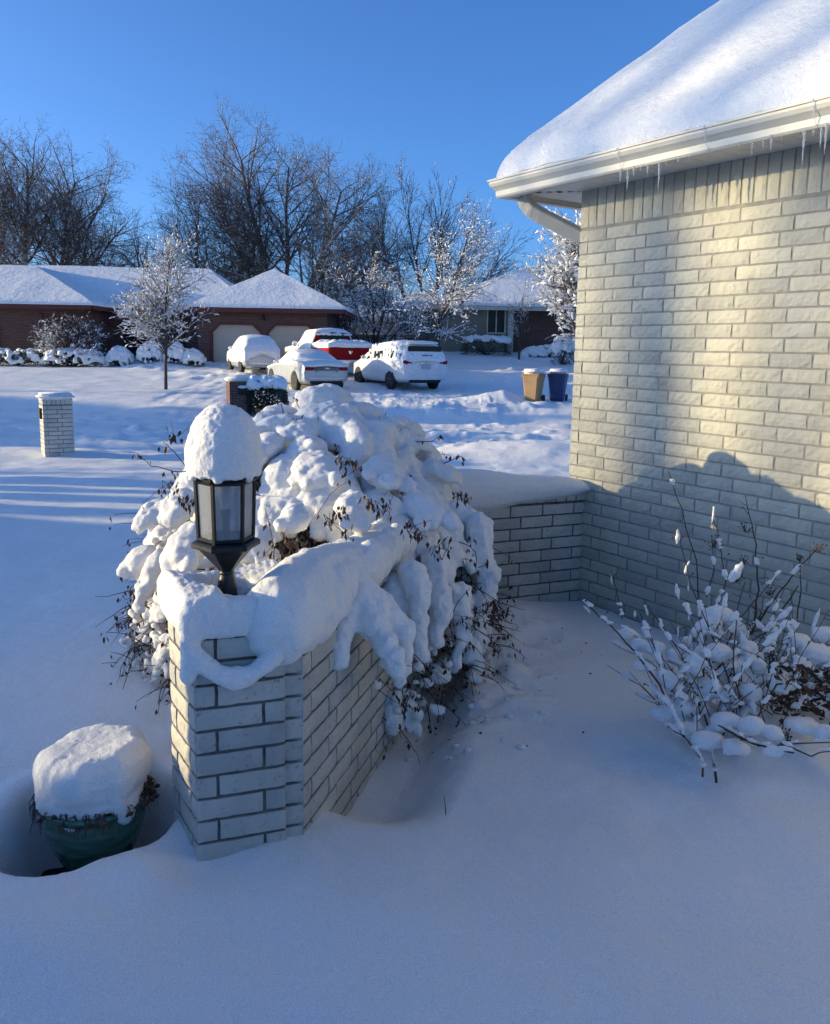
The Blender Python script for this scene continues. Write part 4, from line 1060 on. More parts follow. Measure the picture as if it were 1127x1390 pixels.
# garage wing
gw0, gw1 = la(268, 440, 42).x, la(444, 440, 42).x
mb = MB()
dl = [la(288, 440, 42).x, la(353, 440, 42).x, la(364, 440, 42).x, la(428, 440, 42).x]; dh = la(320, 441, 42).z; chf = .38
def prism(mb, x0, x1, z0, z1, y0=-0.0, y1=.3): mb.box((x0, y0, z0), (x1, y1, z1))
prism(mb, gw0, dl[0], -.4, dh+.001); prism(mb, dl[1], dl[2], -.4, dh+.001); prism(mb, dl[3], gw1, -.4, dh+.001); prism(mb, gw0, gw1, dh+.001, EZ-.12)
for (x, s_) in ((dl[0], 1), (dl[1], -1), (dl[2], 1), (dl[3], -1)):
    vs = [(x, 0.0, dh), (x+s_*chf, 0.0, dh), (x, 0.0, dh-chf), (x, .3, dh), (x+s_*chf, .3, dh), (x, .3, dh-chf)]
    mb.add(vs, [(0, 1, 2), (3, 5, 4), (1, 4, 5, 2)] if s_ < 0 else [(0, 2, 1), (3, 4, 5), (1, 2, 5, 4)])
mb.box((gw0, .301, -.4), (gw0+.25, 8, EZ-.12)); mb.box((gw1-.25, .301, -.4), (gw1, 8, EZ-.12))
mb.build('wall', M['red_brick'], hA)
# soldier band
mb = MB(); x = gw0+.02
while x < gw1-.06: mb.box((x, -.014, EZ-.40), (x+.055, .0, EZ-.19)); x += .075
sb_ = mb.build('soldier_band', M['red_brick'], hA)
for q in (0, 2):
    x0, x1 = dl[q], dl[q+1]
    mb = MB(); mb.box((x0, .16, -.3), (x1, .20, dh)); 
    for k in range(1, 4): mb.box((x0, .150, -.3+k*(dh+.3)/4-.012), (x1, .159, -.3+k*(dh+.3)/4+.012))
    gd = mb.build('garage_door', M['garage'], hA)
    mb = MB(); t = .13
    prof = [(x0, -.3), (x0, dh-chf), (x0+chf, dh), (x1-chf, dh), (x1, dh-chf), (x1, -.3)]
    outp = [(x0-t, -.3), (x0-t, dh-chf+t*.4), (x0+chf-t*.4, dh+t), (x1-chf+t*.4, dh+t), (x1+t, dh-chf+t*.4), (x1+t, -.3)]
    vs = [(a_, -.035, b_) for a_, b_ in prof]+[(a_, -.035, b_) for a_, b_ in outp]+[(a_, .05, b_) for a_, b_ in prof]+[(a_, .05, b_) for a_, b_ in outp]
    fs = []
    for i in range(5): fs += [(i, i+1, 7+i, 6+i), (12+i, 13+i, i+1, i), (6+i, 7+i, 19+i, 18+i)]
    mb.add(vs, fs); mb.build('door_trim', M['redtrim'], hA)
mb = MB(); mb.lathe([(.02, 0), (.07, .04), (.08, .2), (.05, .26), (.0, .3)], c=((dl[1]+dl[2])/2, -.12, dh+.22), n=8); mb.build('wall_light', M['dark'], hA)
PZ = la(330, 368, 45.5).z
hipY(hA, ex0, ex1, -.6, 13, EZ, PZ, (ex0+ex1)/2-.35, 3.6, 9.5, M['redtrim'], 1)
# main block, set back, and the left wing
mx0 = la(-190, 420, 45).x; mx1 = ex0+1.0
wallbox(hA, mx0+.6, gw0-.001, 3.3, 11.5, -.4, EZ-.12, M['red_brick'])
RZ = la(150, 366.5, 49.5).z
hiproof(hA, mx0, ex0+2.4, 2.7, 12.2, EZ, RZ, mx0+4.6, ex0-1.0, 7.45, M['redtrim'], 2)
lx1 = la(129, 423, 42).x; lx0 = lx1-9.4
wallbox(hA, lx0+.6, lx1-.6, .2, 3.299, -.4, EZ-.12, M['red_brick'])
hipY(hA, lx0, lx1, -.4, 11, EZ, la(15, 367, 47).z, (lx0+lx1)/2, 4.3, 7.4, M['redtrim'], 3)
xb = lx1-.6
window(hA, xb-2.05, xb-.25, .19, .25, 2.05, M['redtrim'], 1)
window(hA, xb-6.4, xb-4.3, .19, .45, 2.05, M['redtrim'], 1)
mb = MB(); mb.box((xb-2.25, .12, -.2), (xb-2.08, .199, 2.35)); mb.build('corner_trim', M['redtrim'], hA); mb = MB(); mb.box((xb-.14, .12, -.2), (xb-.001, .199, 2.35)); mb.build('corner_trim', M['redtrim'], hA)
window(hA, xb+.8, xb+2.6, 3.29, .3, 2.1, M['redtrim'], 1)
mb = MB(); mb.box((xb+3.2, 3.2, -.2), (xb+4.15, 3.29, 2.0)); d_ = mb.build('front_door', simple('dark_brown_door', (.05, .03, .022)), hA)
mb = MB(); mb.ico((xb+3.3, 3.16, .85), .04, 1); mb.build('handle', M['chrome'], d_)
mb = MB(); mb.box((xb+2.9, 1.0, -.2), (xb+3.05, 1.15, EZ-.2)); mb.build('porch_post', M['redtrim'], hA)
mb = MB(); mb.box((gw0-.05, .5, -.2), (gw0-.001, .58, EZ-.2)); mb.build('downpipe', M['redtrim'], hA)

# ------------------------------------------------------------------ tan and brick house further right
YB = 49.0; GB = 1.66
hB = empty('tan_sided_house', (6.0, YB, GB), 0, 'tan sided house with brick front corner and snowy hip roof behind the bins', 'house')
def lb(px, py, Y): return at(px, py, Y) - hB.location
bx0, bx1, bx2 = lb(598, 440, YB).x, lb(695, 440, YB).x, lb(830, 440, YB).x; BE = lb(695, 416, 48.4).z
wallbox(hB, bx0, bx1-.001, 0, 9, -.5, BE-.1, M['tansiding']); wallbox(hB, bx1, bx2, .5, 9, -.5, BE-.1, M['red_brick'])
mb = MB()
for k in range(14): mb.box((bx0-.004, -.016, -.3+k*.2), (bx1-.002, -.002, -.285+k*.2))
mb.build('siding_lap', M['tansiding'], hB)
window(hB, lb(661, 430, YB).x, lb(687, 430, YB).x, -.01, lb(670, 453, YB).z, lb(670, 419, YB).z, M['tantrim'], 1)
mb = MB(); mb.box((lb(690, 430, YB).x, -.06, -.3), (lb(695, 430, YB).x, -.02, BE-.12)); mb.box((bx1-.02, -.06, -.3), (bx1+.10, .49, BE-.12)); mb.build('corner_board', M['tantrim'], hB)
hiproof(hB, bx0-.7, bx2+.8, -.6, 10, BE, lb(705, 371, 53.5).z, lb(706, 371, 53.5).x, bx2-4, 4.6, M['tantrim'], 5, .25, .22)
# small lower wing on the left
sx0, sx1 = lb(543, 440, 51).x, lb(597, 440, 51).x; SE = lb(560, 418, 50.5).z
wallbox(hB, sx0, sx1, 2, 7, -.5, SE-.1, M['tansiding'])
window(hB, lb(547, 440, 51).x, lb(565, 440, 51).x, 1.99, lb(556, 454, 51).z, lb(556, 436, 51).z, M['tantrim'], 1)
hiproof(hB, sx0-.6, sx1+.3, 1.4, 7.6, SE, SE+1.0, sx0+1.5, sx1-.3, 4.4, M['tantrim'], 6, .2, .18)

# ------------------------------------------------------------------ roof and fence glimpsed between the houses
hC = empty('distant_house', at(478, 455, 75), 0, 'distant blue-shaded snowy roofed house glimpsed between the two nearer houses', 'house')
wallbox(hC, -4, 5, 0, 6, -2, 1.5, M['tansiding']); hiproof(hC, -4.6, 5.6, -.6, 6.6, 1.5, 3.1, -2, 3, 3, M['tantrim'], 9, .2, .2)
window(hC, -1.5, 0, -.01, .2, 1.2, M['tantrim'], 1)
fz = empty('iron_fence', (at(515, 470, 46).x, 46, gz(-2, 46)), 0, 'black iron picket fence behind the red pickup truck', 'fence')
mb = MB()
for k in range(34): mb.box((-2.6+k*.155, -.012, 0), (-2.575+k*.155, .012, 1.15))
mb.build('pickets', M['dark'], fz)
for z in (.2, 1.0):
    mb = MB(); mb.box((-2.65, -.018, z), (2.65, .018, z+.035)); mb.build('rail', M['dark'], fz)
for k in range(4):
    mb = MB(); mb.box((-2.66+k*1.75, -.035, -.1), (-2.59+k*1.75, .035, 1.3)); mb.build('post', M['dark'], fz)
wf = empty('board_fence', (at(484, 462, 58).x, 58, 1.75), 0, 'low dark board fence topped with snow beyond the pickup truck', 'fence')
mb = MB()
for k in range(34): mb.box((-3.4+k*.2, 0, -.6), (-3.22+k*.2, .03, .95))
mb.build('boards', simple('dark_fence_board', (.10, .08, .065)), wf); mb = MB(); mb.cbox((0, .015, 1.0), (7, .12, .12), bev=.04); mb.build('snow_cap', M['snow_far'], wf)

# ------------------------------------------------------------------ two houses and a wall added out of frame to shade lawn and street
hN_ = empty('sun_blocker_house', (-29, 5.2, 0), 0, 'unseen low snowy roofed brick house added on the left to shade the lawn', 'house')
wallbox(hN_, -5, 5, -4.8, 4.0, -.5, 2.5, M['red_brick']); hipY(hN_, -5.6, 5.6, -5.4, 4.6, 2.55, 4.3, 0, -4.4, 3.6, M['redtrim'], 12, .15, .2)
window(hN_, 1, 2.6, -4.81, .9, 2.1, M['tantrim'], 1)
hO = empty('sun_blocker_wall', (-4.6, -1.6, 0), 0, 'unseen low cream brick wall with snow on top, added to shade the foreground', 'wall')  # unseen wall, added to keep the low sun off the foreground snow
wallbox(hO, -.12, .12, -5, 4.46, -.5, 1.22, M['cream_joint'], 'brickwork')
mb = MB(); mb.cbox((0, -.27, 1.30), (.34, 9.46, .16), bev=.07); mb.build('snow_cap', M['snow_far'], hO, True)
hP = empty('sun_blocker_street_house', (-58, 24.5, 0), .25, 'unseen tall snowy roofed house added far left to shade the street', 'house')  # unseen house, added to throw shade along the street
wallbox(hP, -6, 6, -4.6, 3.6, -1, 5.6, M['tansiding']); hipY(hP, -6.6, 6.6, -5.2, 4.2, 5.6, 8.2, 0, -1.6, 1.0, M['tantrim'], 15, .2, .2)
window(hP, 1, 2.6, -4.61, .9, 2.1, M['tantrim'], 1)
# ------------------------------------------------------------------ trees
def frust(segs, name, mats, parent, sides=(7, 5, 3), mi=None):
    V = []; Fc = []
    for (p0, p1, r0, r1, lv) in segs:
        n = sides[0] if lv == 0 else sides[1] if lv == 1 else sides[2]
        d = p1-p0
        if d.length < 1e-5: continue
        t = d.normalized(); u = t.orthogonal().normalized(); w_ = t.cross(u); k = len(V)
        for (p, r) in ((p0-t*r0*.25, r0), (p1, r1)):
            for q in range(n):
                a = 2*PI*q/n; V.append((p.x+(u.x*math.cos(a)+w_.x*math.sin(a))*r, p.y+(u.y*math.cos(a)+w_.y*math.sin(a))*r, p.z+(u.z*math.cos(a)+w_.z*math.sin(a))*r))
        for q in range(n): Fc.append((k+q, k+(q+1) % n, k+n+(q+1) % n, k+n+q))
    me = bpy.data.meshes.new(name); me.from_pydata(V, [], Fc); me.materials.append(mats); me.update()
    me.polygons.foreach_set('use_smooth', [True]*len(me.polygons))
    o = bpy.data.objects.new(name, me); COL.objects.link(o); o.parent = parent; return o
def grow(tr, out, p, d, L, r, lv, mx, prm, side=0):
    n = max(3, int(L/prm['seg'][min(lv, len(prm['seg'])-1)])); st = L/n; rr0 = r
    for i in range(n):
        t = (i+1)/n; r1 = r*(1-.72*t) if lv < mx else r*(1-.6*t)
        w_ = prm['wob'][min(lv, len(prm['wob'])-1)]
        d = (d + Vector((tr.gauss(0, w_), tr.gauss(0, w_), tr.gauss(0, w_) + prm['up'][min(lv, len(prm['up'])-1)]))).normalized()
        q = p + d*st; out.append((p.copy(), q.copy(), rr0, r1, lv)); p = q; rr0 = r1
        if lv < mx and t > prm['bare'][min(lv, len(prm['bare'])-1)]:
            k = prm['kids'][min(lv, len(prm['kids'])-1)]; nk = int(k) + (tr.random() < k-int(k))
            for _ in range(nk):
                a = math.radians(tr.uniform(*prm['ang'])); ax = d.orthogonal().normalized(); ax = Quaternion(d, tr.uniform(0, 2*PI)) @ ax
                nd = (Quaternion(ax, a) @ d).normalized()
                nl = L*tr.uniform(*prm['ratio'])*(1.1-.55*t)
                if nl < prm['minl']: continue
                grow(tr, out, p.copy(), nd, nl, max(prm['rmin'], r1*tr.uniform(.5, .7)), lv+1, mx, prm)
def tree(name, root, stems, prm, mat, label, cat='tree', group=None, mx=4, seed=1, clumps=0, csize=.05, cmat=None):
    tr = random.Random(seed); o = empty(name, root, 0, label, cat, group); T = []; 
    for (dx, dz_, dy, L, r) in stems: grow(tr, T, Vector((tr.uniform(-.1, .1), tr.uniform(-.1, .1), -.1)), Vector((dx, dy, dz_)).normalized(), L, r, 0, mx, prm)
    frust([s for s in T if s[4] == 0], 'trunk', mat, o, (8, 5, 3)); frust([s for s in T if s[4] > 0], 'crown', mat, o, (7, 5, 3))
    if clumps:
        mb = MB(); S_ = [s for s in T if s[4] >= 1]
        for s in S_:
            L = (s[1]-s[0]).length; h = (s[1]-s[0]).normalized(); flat = 1-abs(h.z)*.6
            k = clumps*L*flat; k = int(k)+(tr.random() < k-int(k))
            for _ in range(k):
                c = s[0].lerp(s[1], tr.random()) + UP*(s[2]*.6+csize*.25); r = csize*tr.uniform(.5, 1.35)
                rot = h.to_track_quat('X', 'Z').to_matrix()
                mb.add([c+rot @ Vector(v) for v in ((r*1.9, 0, 0), (-r*1.9, 0, 0), (0, r*.8, 0), (0, -r*.8, 0), (0, 0, r*.9), (0, 0, -r*.35))], [(0, 2, 4), (2, 1, 4), (1, 3, 4), (3, 0, 4), (2, 0, 5), (1, 2, 5), (3, 1, 5), (0, 3, 5)])
        mb.build('branch_snow', cmat or M['snow_far'], o)
    return o
BIG = dict(seg=(.8, .6, .45, .38, .32), wob=(.05, .07, .09, .12, .15), up=(.012, .02, .012, .01, .01), bare=(.30, .14, .10, .08), kids=(1.7, 1.7, 1.8, 1.3), ang=(28, 60), ratio=(.42, .66), minl=.34, rmin=.0095)
def rootat(px, py, Y):
    p = at(px, py, Y); return Vector((p.x, Y, gz(p.x, Y)))
def fan(n, spread, L, r, sd):
    q = random.Random(sd); out = []
    for k in range(n):
        a = math.radians(spread)*(k/(n-1)*2-1)*q.uniform(.85, 1.1); b = math.radians(q.uniform(-28, 28))
        out.append((math.sin(a), math.cos(a), math.sin(b), L*(1-.16*abs(a))*q.uniform(.93, 1.06), r*q.uniform(.75, 1.1)))
    return out
# two great bare trees behind the brick ranch house
r_ = rootat(42, 400, 62)
tree('bare_tree', r_, fan(7, 56, 12.4, .26, 1), BIG, M['bark_big'], 'tall bare spreading tree behind the left end of the ranch house', seed=11)
r_ = rootat(380, 400, 60)
tree('bare_tree', r_, fan(8, 64, 12.6, .25, 2), BIG, M['bark_big'], 'largest bare tree, its fan of stems rising behind the garage roof', seed=12)
r_ = rootat(262, 400, 64)
tree('bare_tree', r_, fan(5, 56, 9.6, .19, 3), BIG, M['bark_big'], 'leaning bare tree behind the ranch roof, left of the largest tree', seed=13)
MID = dict(BIG); MID.update(seg=(.9, .6, .45, .35, .3), minl=.35, ang=(16, 36), rmin=.013)
r_ = rootat(578, 440, 60)
tree('frosted_tree', r_, fan(6, 42, 9.4, .14, 4), MID, M['bark_frost'], 'tall upright tree with snowy limbs behind the frosty front tree', seed=14, mx=3, clumps=.5, csize=.06)
SM = dict(seg=(.45, .3, .22, .18), wob=(.05, .10, .13, .16), up=(.02, .03, .02, .02), bare=(.2, .1, .08), kids=(2.4, 1.6, 1.3), ang=(34, 62), ratio=(.34, .50), minl=.16, rmin=.009)
r_ = rootat(590, 478, 44)
tree('frosted_tree', r_, [(0, 1, 0, 6.6, .10)], dict(SM, ratio=(.38, .58), kids=(2.2, 1.2, 1.0), seg=(.34, .28, .22, .18), ang=(44, 70)), M['bark_frost'], 'broad frosty tree standing before the tan house', seed=15, mx=3, clumps=3.2, csize=.042)
r_ = rootat(507, 470, 48)
tree('frosted_tree', r_, fan(7, 58, 4.6, .08, 5), dict(SM, ratio=(.40, .60), kids=(1.9, 1.4, 1.1), seg=(.4, .3, .22, .18)), M['bark_frost'], 'low bushy frosted tree behind the minivan and the iron fence', seed=16, mx=3, clumps=2.2, csize=.045)
r_ = rootat(224, 523, 31)
tree('young_tree', r_, [(.03, 1, 0, 5.0, .07)], dict(SM, ang=(40, 62), ratio=(.40, .52), kids=(3.0, 1.5, 1.0), seg=(.22, .22, .16, .14), bare=(.26, .1, .08), wob=(.03, .08, .12, .14), up=(.01, .04, .03, .02)), M['bark_frost'],
     'young slender tree with snow-lined twigs on the ranch house lawn', seed=17, mx=3, clumps=3.4, csize=.040)
r_ = rootat(707, 475, 46)
tree('young_tree', r_, [(0, 1, 0, 3.6, .06)], dict(SM, ang=(26, 48), ratio=(.36, .52), seg=(.35, .25, .2, .16)), M['bark_frost'], 'thin young tree before the brick end of the tan house', seed=18, mx=3, clumps=1.0, csize=.03)
r_ = rootat(822, 470, 41)
tree('frosted_tree', r_, [(-.35, 1, 0, 6.6, .17), (-.62, .9, .1, 5.4, .13), (-.1, 1, .1, 6.8, .16), (.4, 1, 0, 5.6, .14)], dict(SM, ratio=(.42, .60), kids=(1.6, 1.4, 1.0), seg=(.5, .35, .25, .2), ang=(26, 56)), M['bark_frost'],
     'thickly snow-plastered tree half hidden by the near house corner', seed=19, mx=3, clumps=4.2, csize=.08)
# bare trees along the skyline
k_ = 0
for (px, Y, L, n, lb_) in ((120, 95, 5.2, 3, 'small hazy bare tree on the skyline right of the leftmost big tree'), (205, 100, 5.0, 3, 'russet bare treetop showing over the ridge of the ranch house'), (85, 110, 5.5, 2, 'far bare treetop over the left part of the ranch roof'),
                      (690, 85, 6.4, 4, 'bare rounded tree on the skyline above the tan house'), (655, 95, 5.0, 3, 'far bare tree just left of the tan house ridge'), (470, 90, 5.4, 3, 'bare tree beyond the gap between the houses'), (440, 80, 4.6, 3, 'low bare tree over the right end of the garage roof'),
                      (528, 84, 6.0, 3, 'far bare tree left of the tall frosted tree'), (745, 70, 6.0, 4, 'bare tree behind the tan house roof beside the near eave')):
    k_ += 1; r_ = rootat(px, 450, Y)
    tree('skyline_tree', r_, [(random.Random(k_*7+j).uniform(-.5, .5), 1, 0, L, .16) for j in range(n)], dict(MID, minl=.6, rmin=.02, kids=(1.5, 1.4, 1.2, 1.0)), M['bark_big'], lb_, group='trees along the skyline', seed=30+k_, mx=3)
# trees standing left of the picture whose shadows stripe the wall, the roof and the lawns
OFF = dict(BIG, minl=.9, kids=(1.9, 1.2, .7), rmin=.03, bare=(.54, .15, .1), wob=(.02, .08, .1))
for q, (x, y, L, r, lb_) in enumerate(((-46, 7.86, 18, .25, 'bare maple behind the neighbouring house'), (-55, 8.02, 19, .20, 'taller bare maple behind the neighbouring house'), (-44, 6.95, 17, .25, 'slim bare tree beside the neighbouring house'), (-60, 7.3, 20, .22, 'tallest bare tree behind the neighbouring house'),
                                   (-36, 27.4, 9, .25, 'bare tree on the far verge left of the picture'), (-44, 31.5, 8, .25, 'bare tree beyond the far verge left of the picture'), (-40, 15.0, 8, .2, 'bare tree by the near kerb left of the picture'))):
    tree('bare_tree', Vector((x, y, gz(x, y))), [(0, 1, 0, L, r)], OFF, M['bark_big'], lb_, group='trees left of the picture', seed=60+q, mx=3)

# evergreen screens added out of frame to shade the ground in long streaks
def column(x, y, h, w_, lbl, grp, sd):
    o = empty('sun_blocker_evergreen', (x, y, gz(x, y)-.05), 0, lbl, 'evergreen', grp); q = random.Random(sd); mb = MB()
    mb.lathe([(.05, 0), (w_*.40, .15), (w_*.44, h*.4), (w_*.36, h*.75), (w_*.18, h*.93), (.0, h)], n=9)
    for i in range(260):
        a = q.uniform(0, 2*PI); z = q.uniform(.1, h); r = w_*.5*(1-(z/h)**3*.8)*q.uniform(.75, 1.05); p = Vector((math.cos(a)*r, math.sin(a)*r, z)); d = Vector((q.gauss(0, 1), q.gauss(0, 1), q.gauss(.5, 1))).normalized(); s_ = d.orthogonal().normalized()*.06
        mb.add([p, p+d*.1+s_, p+d*.2, p+d*.1-s_], [(0, 1, 2, 3)])
    mb.build('foliage', M['evergreen'], o)
    m2 = MB(); m2.tube([(0, 0, -.1), (0, 0, .4)], [.06, .05], 6); m2.build('trunk', M['bark'], o)
    m3 = MB()
    for i in range(24):
        z = q.uniform(h*.3, h); a = q.uniform(0, 2*PI); r = w_*.42*(1-(z/h)**3*.8); m3.ico((math.cos(a)*r, math.sin(a)*r, z), (.12, .12, .08), 1)
    m3.build('snow_cap', M['snow_far'], o)
cq = random.Random(9); y_ = 7.7; k = 0
while y_ < 13.1:
    w_ = cq.uniform(.6, 1.5); column(-20+cq.uniform(-1, 1), y_+w_/2, cq.uniform(3.0, 3.7), w_, 'unseen narrow evergreen added to streak the near lawn with shade', 'added shading screen by the near lawn', 200+k); y_ += w_*.92+cq.choice((.0, .05, .12, .18)); k += 1
y_ = 18.9
while y_ < 26.4:
    w_ = cq.uniform(.5, 1.3); column(-33+cq.uniform(-2, 2), y_+w_/2, cq.uniform(5.0, 6.4), w_, 'unseen narrow evergreen added to streak the street with shade', 'added shading screen along the street', 300+k); y_ += w_*.92+cq.choice((.0, .0, .12, .3)); k += 1
# ------------------------------------------------------------------ shrubs, letterbox pillars, bins
yr = random.Random(31)
def leafy(name, c, rx, ry, h, label, mat='evergreen', snow=.5, n=900, seed=0, group=None, boxy=2.0, ls=.05, cat='shrub', snowh=.14, skirt=.0):
    o = empty(name, (c[0], c[1], c[2]), 0, label, cat, group); rr = random.Random(seed+100); mb = MB()
    def shell(a, e, k=1):
        ca, sa = abs(math.cos(a)), abs(math.sin(a)); ce, se = math.cos(e), math.sin(e)
        rho = 1/((ca**boxy+sa**boxy)**(1/boxy)); t = 1/((ce**boxy+se**boxy)**(1/boxy))
        q = 1+.10*fbm1(math.cos(a)*2.1+seed, math.sin(a)*2.1, e*2, 2, seed)
        return Vector((math.cos(a)*ce*rho*t*rx*q*k, math.sin(a)*ce*rho*t*ry*q*k, se*t*h*q*k))
    for i in range(n):
        a = rr.uniform(0, 2*PI); e = math.asin(rr.random()**.8); p = shell(a, e, rr.uniform(.78, 1.03))
        d = Vector((rr.gauss(0, 1), rr.gauss(0, 1), rr.gauss(0, 1))).normalized(); s_ = d.orthogonal().normalized()*ls*rr.uniform(.4, .8); L = ls*rr.uniform(1, 1.8)
        mb.add([p, p+d*L*.5+s_, p+d*L, p+d*L*.5-s_], [(0, 1, 2, 3)])
    for i in range(20):
        a = rr.uniform(0, 2*PI); e = rr.uniform(.1, 1.4); mb.tube([(0, 0, 0), shell(a, e, .5)+Vector((0, 0, .05)), shell(a, e, .95)], [.02, .012, .005], 4)
    mb.build('foliage', M[mat], o)
    # settled snow: a lumpy skin on the upper part
    mb = MB(); nn = int(60+140*snow)
    for i in range(nn):
        a = rr.uniform(0, 2*PI); lo = 1-snow*1.05; e = math.asin(min(1, max(0.02, lo + (1-lo)*rr.random()))); p = shell(a, e, .99)
        r = min(rx, ry, h)*rr.uniform(.16, .30); mb.ico(p+UP*snowh*.15, (r, r, max(snowh, r*.55)*rr.uniform(.7, 1)), 1)
    if snow > .45:
        for i in range(int(80*snow)):
            a = rr.uniform(0, 2*PI); e = rr.uniform(.05, .8); p = shell(a, e, 1.0); r = rr.uniform(.04, .09); mb.ico(p, (r, r, r*.8), 1)
    blobs('snow_cap', mb, min(rx, ry, h)*.075, M['snow_far'], o, 5, min(rx, h)*.03, 3, 2, seed)
    return o
def gp(px, py, Y):
    p = at(px, py, Y); return (p.x, Y, gz(p.x, Y)-.03)
def bystep(Y, px): return px/F_*Y
# foundation planting of the ranch house
leafy('clipped_hedge', gp(20, 500, 40.5), 2.2, .6, .75, 'long low evergreen hedge under snow at the left end of the ranch house', snow=.75, n=1500, seed=1, boxy=4, cat='hedge')
leafy('clipped_hedge', gp(100, 500, 40.3), 1.5, .6, .8, 'low snowed hedge at the foot of the tall twiggy shrub', snow=.7, n=1000, seed=2, boxy=3, cat='hedge')
for i, (px, py, w_, h_, lb_) in enumerate(((163, 497, 36, 26, 'snow-capped round shrub leftmost of the row by the ranch porch'), (205, 497, 34, 28, 'snow-capped round shrub behind the young tree'), (238, 496, 28, 28, 'snow-capped round shrub right of the young tree'), (262, 497, 32, 20, 'low ragged snowy shrub beside the garage corner'))):
    leafy('round_shrub', gp(px, py, 40.6), w_/2/F_*40.6, .55, h_/F_*40.6*.95, lb_, snow=.7, n=600, seed=5+i, group='shrubs along the ranch porch')
TW = dict(seg=(.3, .22, .18, .14), wob=(.10, .14, .16, .18), up=(.0, .02, .02, .02), bare=(.15, .1, .08), kids=(2.2, 1.7, 1.2), ang=(24, 55), ratio=(.40, .62), minl=.14, rmin=.008)
tq = tree('twiggy_shrub', Vector(gp(98, 498, 41.0)), [(random.Random(400+k).uniform(-.8, .8), 1, random.Random(500+k).uniform(-.5, .5), 2.15, .03) for k in range(14)], TW, M['bark_frost'], 'tall reddish twiggy shrub dotted with snow before the ranch window', 'shrub', seed=77, mx=3, clumps=1.9, csize=.045)
mb = MB(); q_ = random.Random(88)
for i in range(2600):
    v = Vector((q_.gauss(0, .6), q_.gauss(0, .4), q_.uniform(.5, 2.3))); d = Vector((q_.gauss(0, 1), q_.gauss(0, 1), q_.gauss(0, 1))).normalized(); s_ = d.orthogonal().normalized()*.035
    mb.add([v, v+d*.05+s_, v+d*.10, v+d*.05-s_], [(0, 1, 2, 3)])
mb.build('leaves', M['red_leaf'], tq)
leafy('clipped_hedge', gp(660, 479, 47.6), 1.35, .7, .95, 'dark clipped hedge with a flat snow top under the tan house window', snow=.32, n=1500, seed=13, boxy=6, cat='hedge', snowh=.2)
leafy('clipped_hedge', gp(538, 478, 49), .8, .6, .7, 'small dark hedge behind the minivan by the porch', snow=.4, n=500, seed=14, boxy=3, cat='hedge')
leafy('snowed_shrub', gp(745, 478, 47.4), 1.6, .6, .6, 'flattened snow-buried shrub before the brick end of the tan house', snow=.95, n=300, seed=15)
leafy('clipped_hedge', gp(364, 551, 26.0), .60, .5, .98, 'dark leafy bush with a snow cap beside the brick letterbox pillar', snow=.30, n=2600, seed=16, boxy=5, ls=.06, cat='hedge', snowh=.22)
leafy('frosted_shrub', gp(765, 478, 44), .7, .6, 1.5, 'leafy brown shrub with snow at the corner of the near house', mat='red_leaf', snow=.5, n=900, seed=17)
mb = MB()
# brick letterbox pillar across the street
def pillar(name, loc, w_, d_, h, brick_m, label, rz, near):
    o = empty(name, loc, rz, label, 'letterbox')
    mb = MB()
    if near:
        n = int(h/.0813)
        hw, hd = w_/2, d_/2
        for (oo, d, nn, L, st) in ((Vector((-hw, -hd, 0)), Vector((1, 0, 0)), Vector((0, -1, 0)), w_, 0), (Vector((-hw, hd, 0)), Vector((0, -1, 0)), Vector((-1, 0, 0)), d_, 1), (Vector((hw, -hd, 0)), Vector((0, 1, 0)), Vector((1, 0, 0)), d_, 1), (Vector((hw, hd, 0)), Vector((-1, 0, 0)), Vector((0, 1, 0)), w_, 0)):
            courses(mb, oo, d, nn, L, h-.092-n*CO, n, .07, st, sd=50); soldiers(mb, oo, d, nn, L, h-.082, .082, .07, 51)
        mb.box((-hw+.01, -hd+.01, -.3), (hw-.01, hd-.01, h-.005), 1)
        mb.build('brickwork', [M['white_brick_far'], M['dark_joint']], o)
    else:
        mb.box((-w_/2, -d_/2, -.3), (w_/2, d_/2, h)); mb.build('brickwork', brick_m, o)
    mb = MB(); mb.cbox((0, 0, h+.055), (w_+.10, d_+.08, .13), bev=.05); sc_ = mb.build('snow_cap', M['snow_far'], o, True)
    return o
M['white_brick_far'] = brickmat('white_painted_brick', (.60, .58, .52), (.52, .50, .45), (.22, .20, .17), .003, .56)
pc = at(79, 617, 15.9)
pL = pillar('letterbox_pillar', (pc.x, 15.9, gz(pc.x, 15.9)-.02), .53, .50, 1.06, None, 'white brick letterbox pillar at the near edge of the street', .55, True)
mb = MB(); mb.cbox((-.28, -.02, .80), (.05, .2, .2), bev=.01); mb.build('letterbox_door', M['dark'], pL)
pc = at(323, 549, 25.8)
pR = pillar('letterbox_pillar', (pc.x, 25.8, gz(pc.x, 25.8)-.02), .60, .55, 1.08, M['red_brick'], 'red brick letterbox pillar beside the dark bush across the street', .42, False)
mb = MB(); mb.cbox((.08, -.29, .78), (.26, .05, .22), bev=.02); mb.build('letterbox_door', M['dark'], pR)
mb = MB(); mb.ico((.08, -.34, .92), (.14, .07, .05), 2); mb.build('snow_clot', M['snow_far'], pR)

